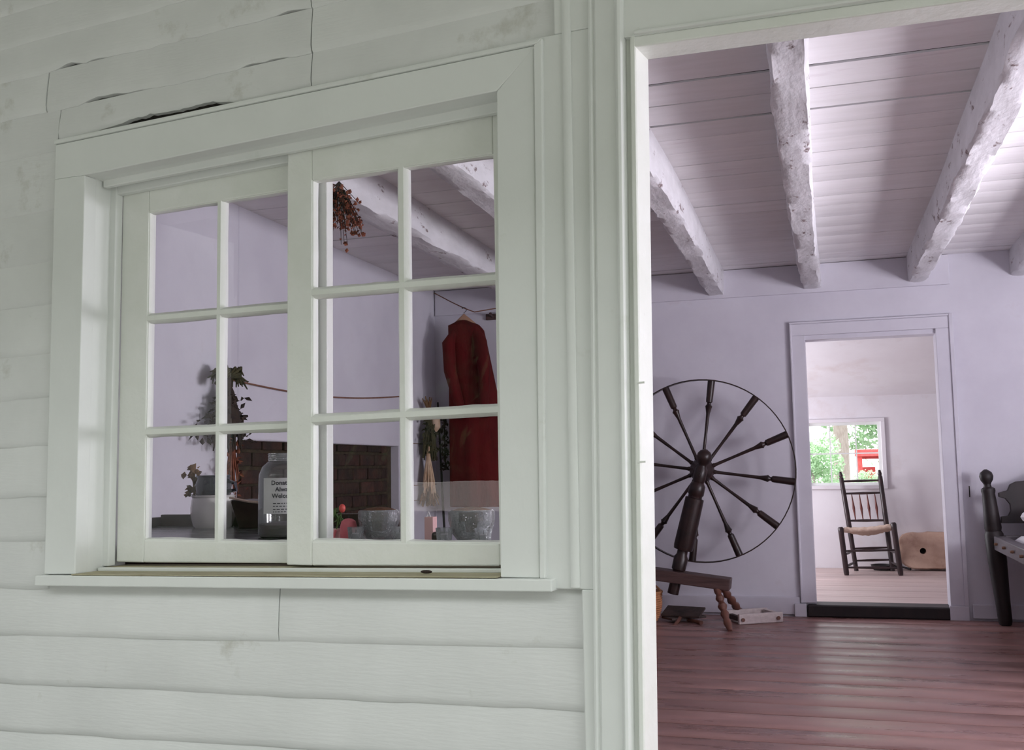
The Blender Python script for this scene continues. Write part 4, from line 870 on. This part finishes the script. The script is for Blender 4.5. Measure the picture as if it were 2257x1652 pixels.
mb = MB(); mb.lathe(JC, [(.07, .004), (.076, .01), (.076, .040), (.05, .046), (.01, .050)], 32); JA.part('coins', mb, 'bench_wood', smooth=True)

# window shelf with the little gift things
SHF = Thing('window_shelf', 'narrow white shelf under the inside of the sliding window', 'shelf', fp(-.95, .75, .30))
mb = MB(); fbox(mb, -1.115, -.36, .765, .79, .175, .44); SHF.part('board', mb, 'paint_trim', bevel=.003)
mb = MB(); fbox(mb, -1.10, -1.07, .60, .69, .086, .205); fbox(mb, -1.10, -1.07, .60, .765, .205, .40); SHF.part('bracket', mb, 'paint_trim'); mb = MB(); fbox(mb, -.5, -.47, .60, .69, .086, .205); fbox(mb, -.5, -.47, .60, .765, .205, .40); SHF.part('bracket', mb, 'paint_trim')
def bowl(p, r, h, label):
    t = Thing('glass_bowl', label, 'bowl', p, 'cut glass bowls inside the window'); mb = MB(); p = Vector(p)
    seg = 20; vs = []; pr = [(.35, 0), (.55, .02), (.62, .12), (.85, .35), (1.0, .7), (1.0, .95), (.95, 1.0), (.90, .95), (.90, .7), (.74, .38), (.4, .2), (.01, .18)]
    for i, (q, z) in enumerate(pr):
        for k in range(seg):
            a = 2 * pi * k / seg; f_ = (1.05 if k % 2 else .97) if i in (3, 4, 5) else 1; vs.append(p + Vector((q * r * f_ * cos(a), q * r * f_ * sin(a), z * h)))
    n = len(pr); mb.add(vs, [(i * seg + k, i * seg + (k + 1) % seg, (i + 1) * seg + (k + 1) % seg, (i + 1) * seg + k) for i in range(n - 1) for k in range(seg)] + [tuple(range(seg - 1, -1, -1)), tuple((n - 1) * seg + k for k in range(seg))])
    t.part('glass', mb, 'cut_glass')
    mb = MB(); mb.lathe(p, [(.01, h * .36), (r * .42, h * .40), (r * .70, h * .56), (r * .86, h * .80), (r * .87, h * 1.0), (r * .5, h * 1.06), (.01, h * 1.08)], 20); t.part('potpourri', mb, 'potpourri', smooth=True)
ZS = .7905
bowl(fp(-.922, ZS, .36), .058, .098, 'cut glass bowl of brown potpourri next to the pink candle'); bowl(fp(-.621, ZS, .35), .062, .098, 'cut glass bowl of brown potpourri in front of the red dress')
def votive(p, label):
    t = Thing('glass_votive', label, 'candle holder', p, 'glass votive cups inside the window'); mb = MB()
    mb.lathe(p, [(.017, 0), (.019, .004), (.024, .052), (.022, .052), (.018, .010), (.002, .009)], 16); t.part('cup', mb, 'cut_glass', smooth=True)
    mb = MB(); mb.lathe(p, [(.0165, .0105), (.019, .034), (.010, .036), (.002, .036)], 14); t.part('candle', mb, 'candle', smooth=True)
    mb = MB(); mb.tube([Vector(p) + Vector((0, 0, .035)), Vector(p) + Vector((.001, 0, .045))], .0012, 5); t.part('wick', mb, 'ink')
votive(fp(-.955, ZS, .285), 'small glass votive with a white candle beside the pink candle'); votive(fp(-.832, ZS, .32), 'small glass votive with a white candle beside the pink gift bag')
votive(fp(-.672, ZS, .28), 'small glass votive with a white candle at the stick in the corner'); votive(fp(-.555, ZS, .28), 'small glass votive with a white candle at the right window stile')
PK = Thing('pink_candle', 'rounded pink pillar candle on the inside window shelf', 'candle', fp(-1.012, ZS, .34)); mb = MB(); mb.lathe(fp(-1.012, ZS, .34), [(.02, 0), (.024, .006), (.025, .05), (.021, .066), (.01, .073), (.002, .074)], 20); PK.part('wax', mb, 'pink', smooth=True)
mb = MB(); mb.tube([fp(-1.012, ZS + .073, .34), fp(-1.011, ZS + .082, .34)], .0012, 5); PK.part('wick', mb, 'ink')
GB = Thing('gift_bag', 'small pale pink paper gift bag on the window shelf', 'bag', fp(-.805, ZS, .37)); mb = MB(); fbox(mb, -.800, -.772, ZS, ZS + .075, .41, .438); GB.part('bag', mb, 'pink_pale', bevel=.002)
mb = MB(); mb.tube([fp(-.793, ZS + .073, .412), fp(-.786, ZS + .09, .412), fp(-.779, ZS + .073, .412)], .0015, 6); GB.part('handle', mb, 'candle')
WBk = tag(build('wooden_block', (lambda m: (fbox(m, -.765, -.722, ZS, ZS + .034, .38, .43), m)[1])(MB()), 'table_dark', None, fp(-.745, ZS, .40), bevel=.010, bseg=3), 'small rounded dark brown wooden block next to the pink gift bag', 'block')
TU = Thing('flower_pot', 'small pot with red flower and green leaves on the window shelf', 'flower pot', fp(-1.068, ZS, .36)); p_ = fp(-1.068, ZS, .36)
mb = MB(); mb.lathe(p_, [(.018, 0), (.024, .035), (.026, .036), (.026, .042), (.02, .042), (.018, .03), (.002, .03)], 16); TU.part('pot', mb, 'pink_pale', smooth=True)
mb = MB(); mb.tube([p_ + Vector((0, 0, .03)), p_ + Vector((.008, 0, .07)), p_ + Vector((.02, 0, .095))], .0018, 5); TU.part('stem', mb, 'leaf_green')
mb = MB(); mb.ball(p_ + Vector((.021, 0, .102)), .010, 10, 8, (1, 1, 1.3)); TU.part('flower', mb, 'red_petal', smooth=True)
mb = MB(); leaves(mb, [p_ + Vector((rr.gauss(0, .012), rr.gauss(0, .012), .05 + .05 * rr.random())) for _ in range(16)], .018, 30, .35); TU.part('leaf_tuft', mb, 'leaf_green')
mb = MB()
for dx in (-.014, .012): mb.tube([p_ + Vector((dx, -.025, .04)), p_ + Vector((dx - .003, -.03, .02)), p_ + Vector((dx + .003, -.03, .002))], .004, 6)
TU.part('ribbon', mb, 'pink')
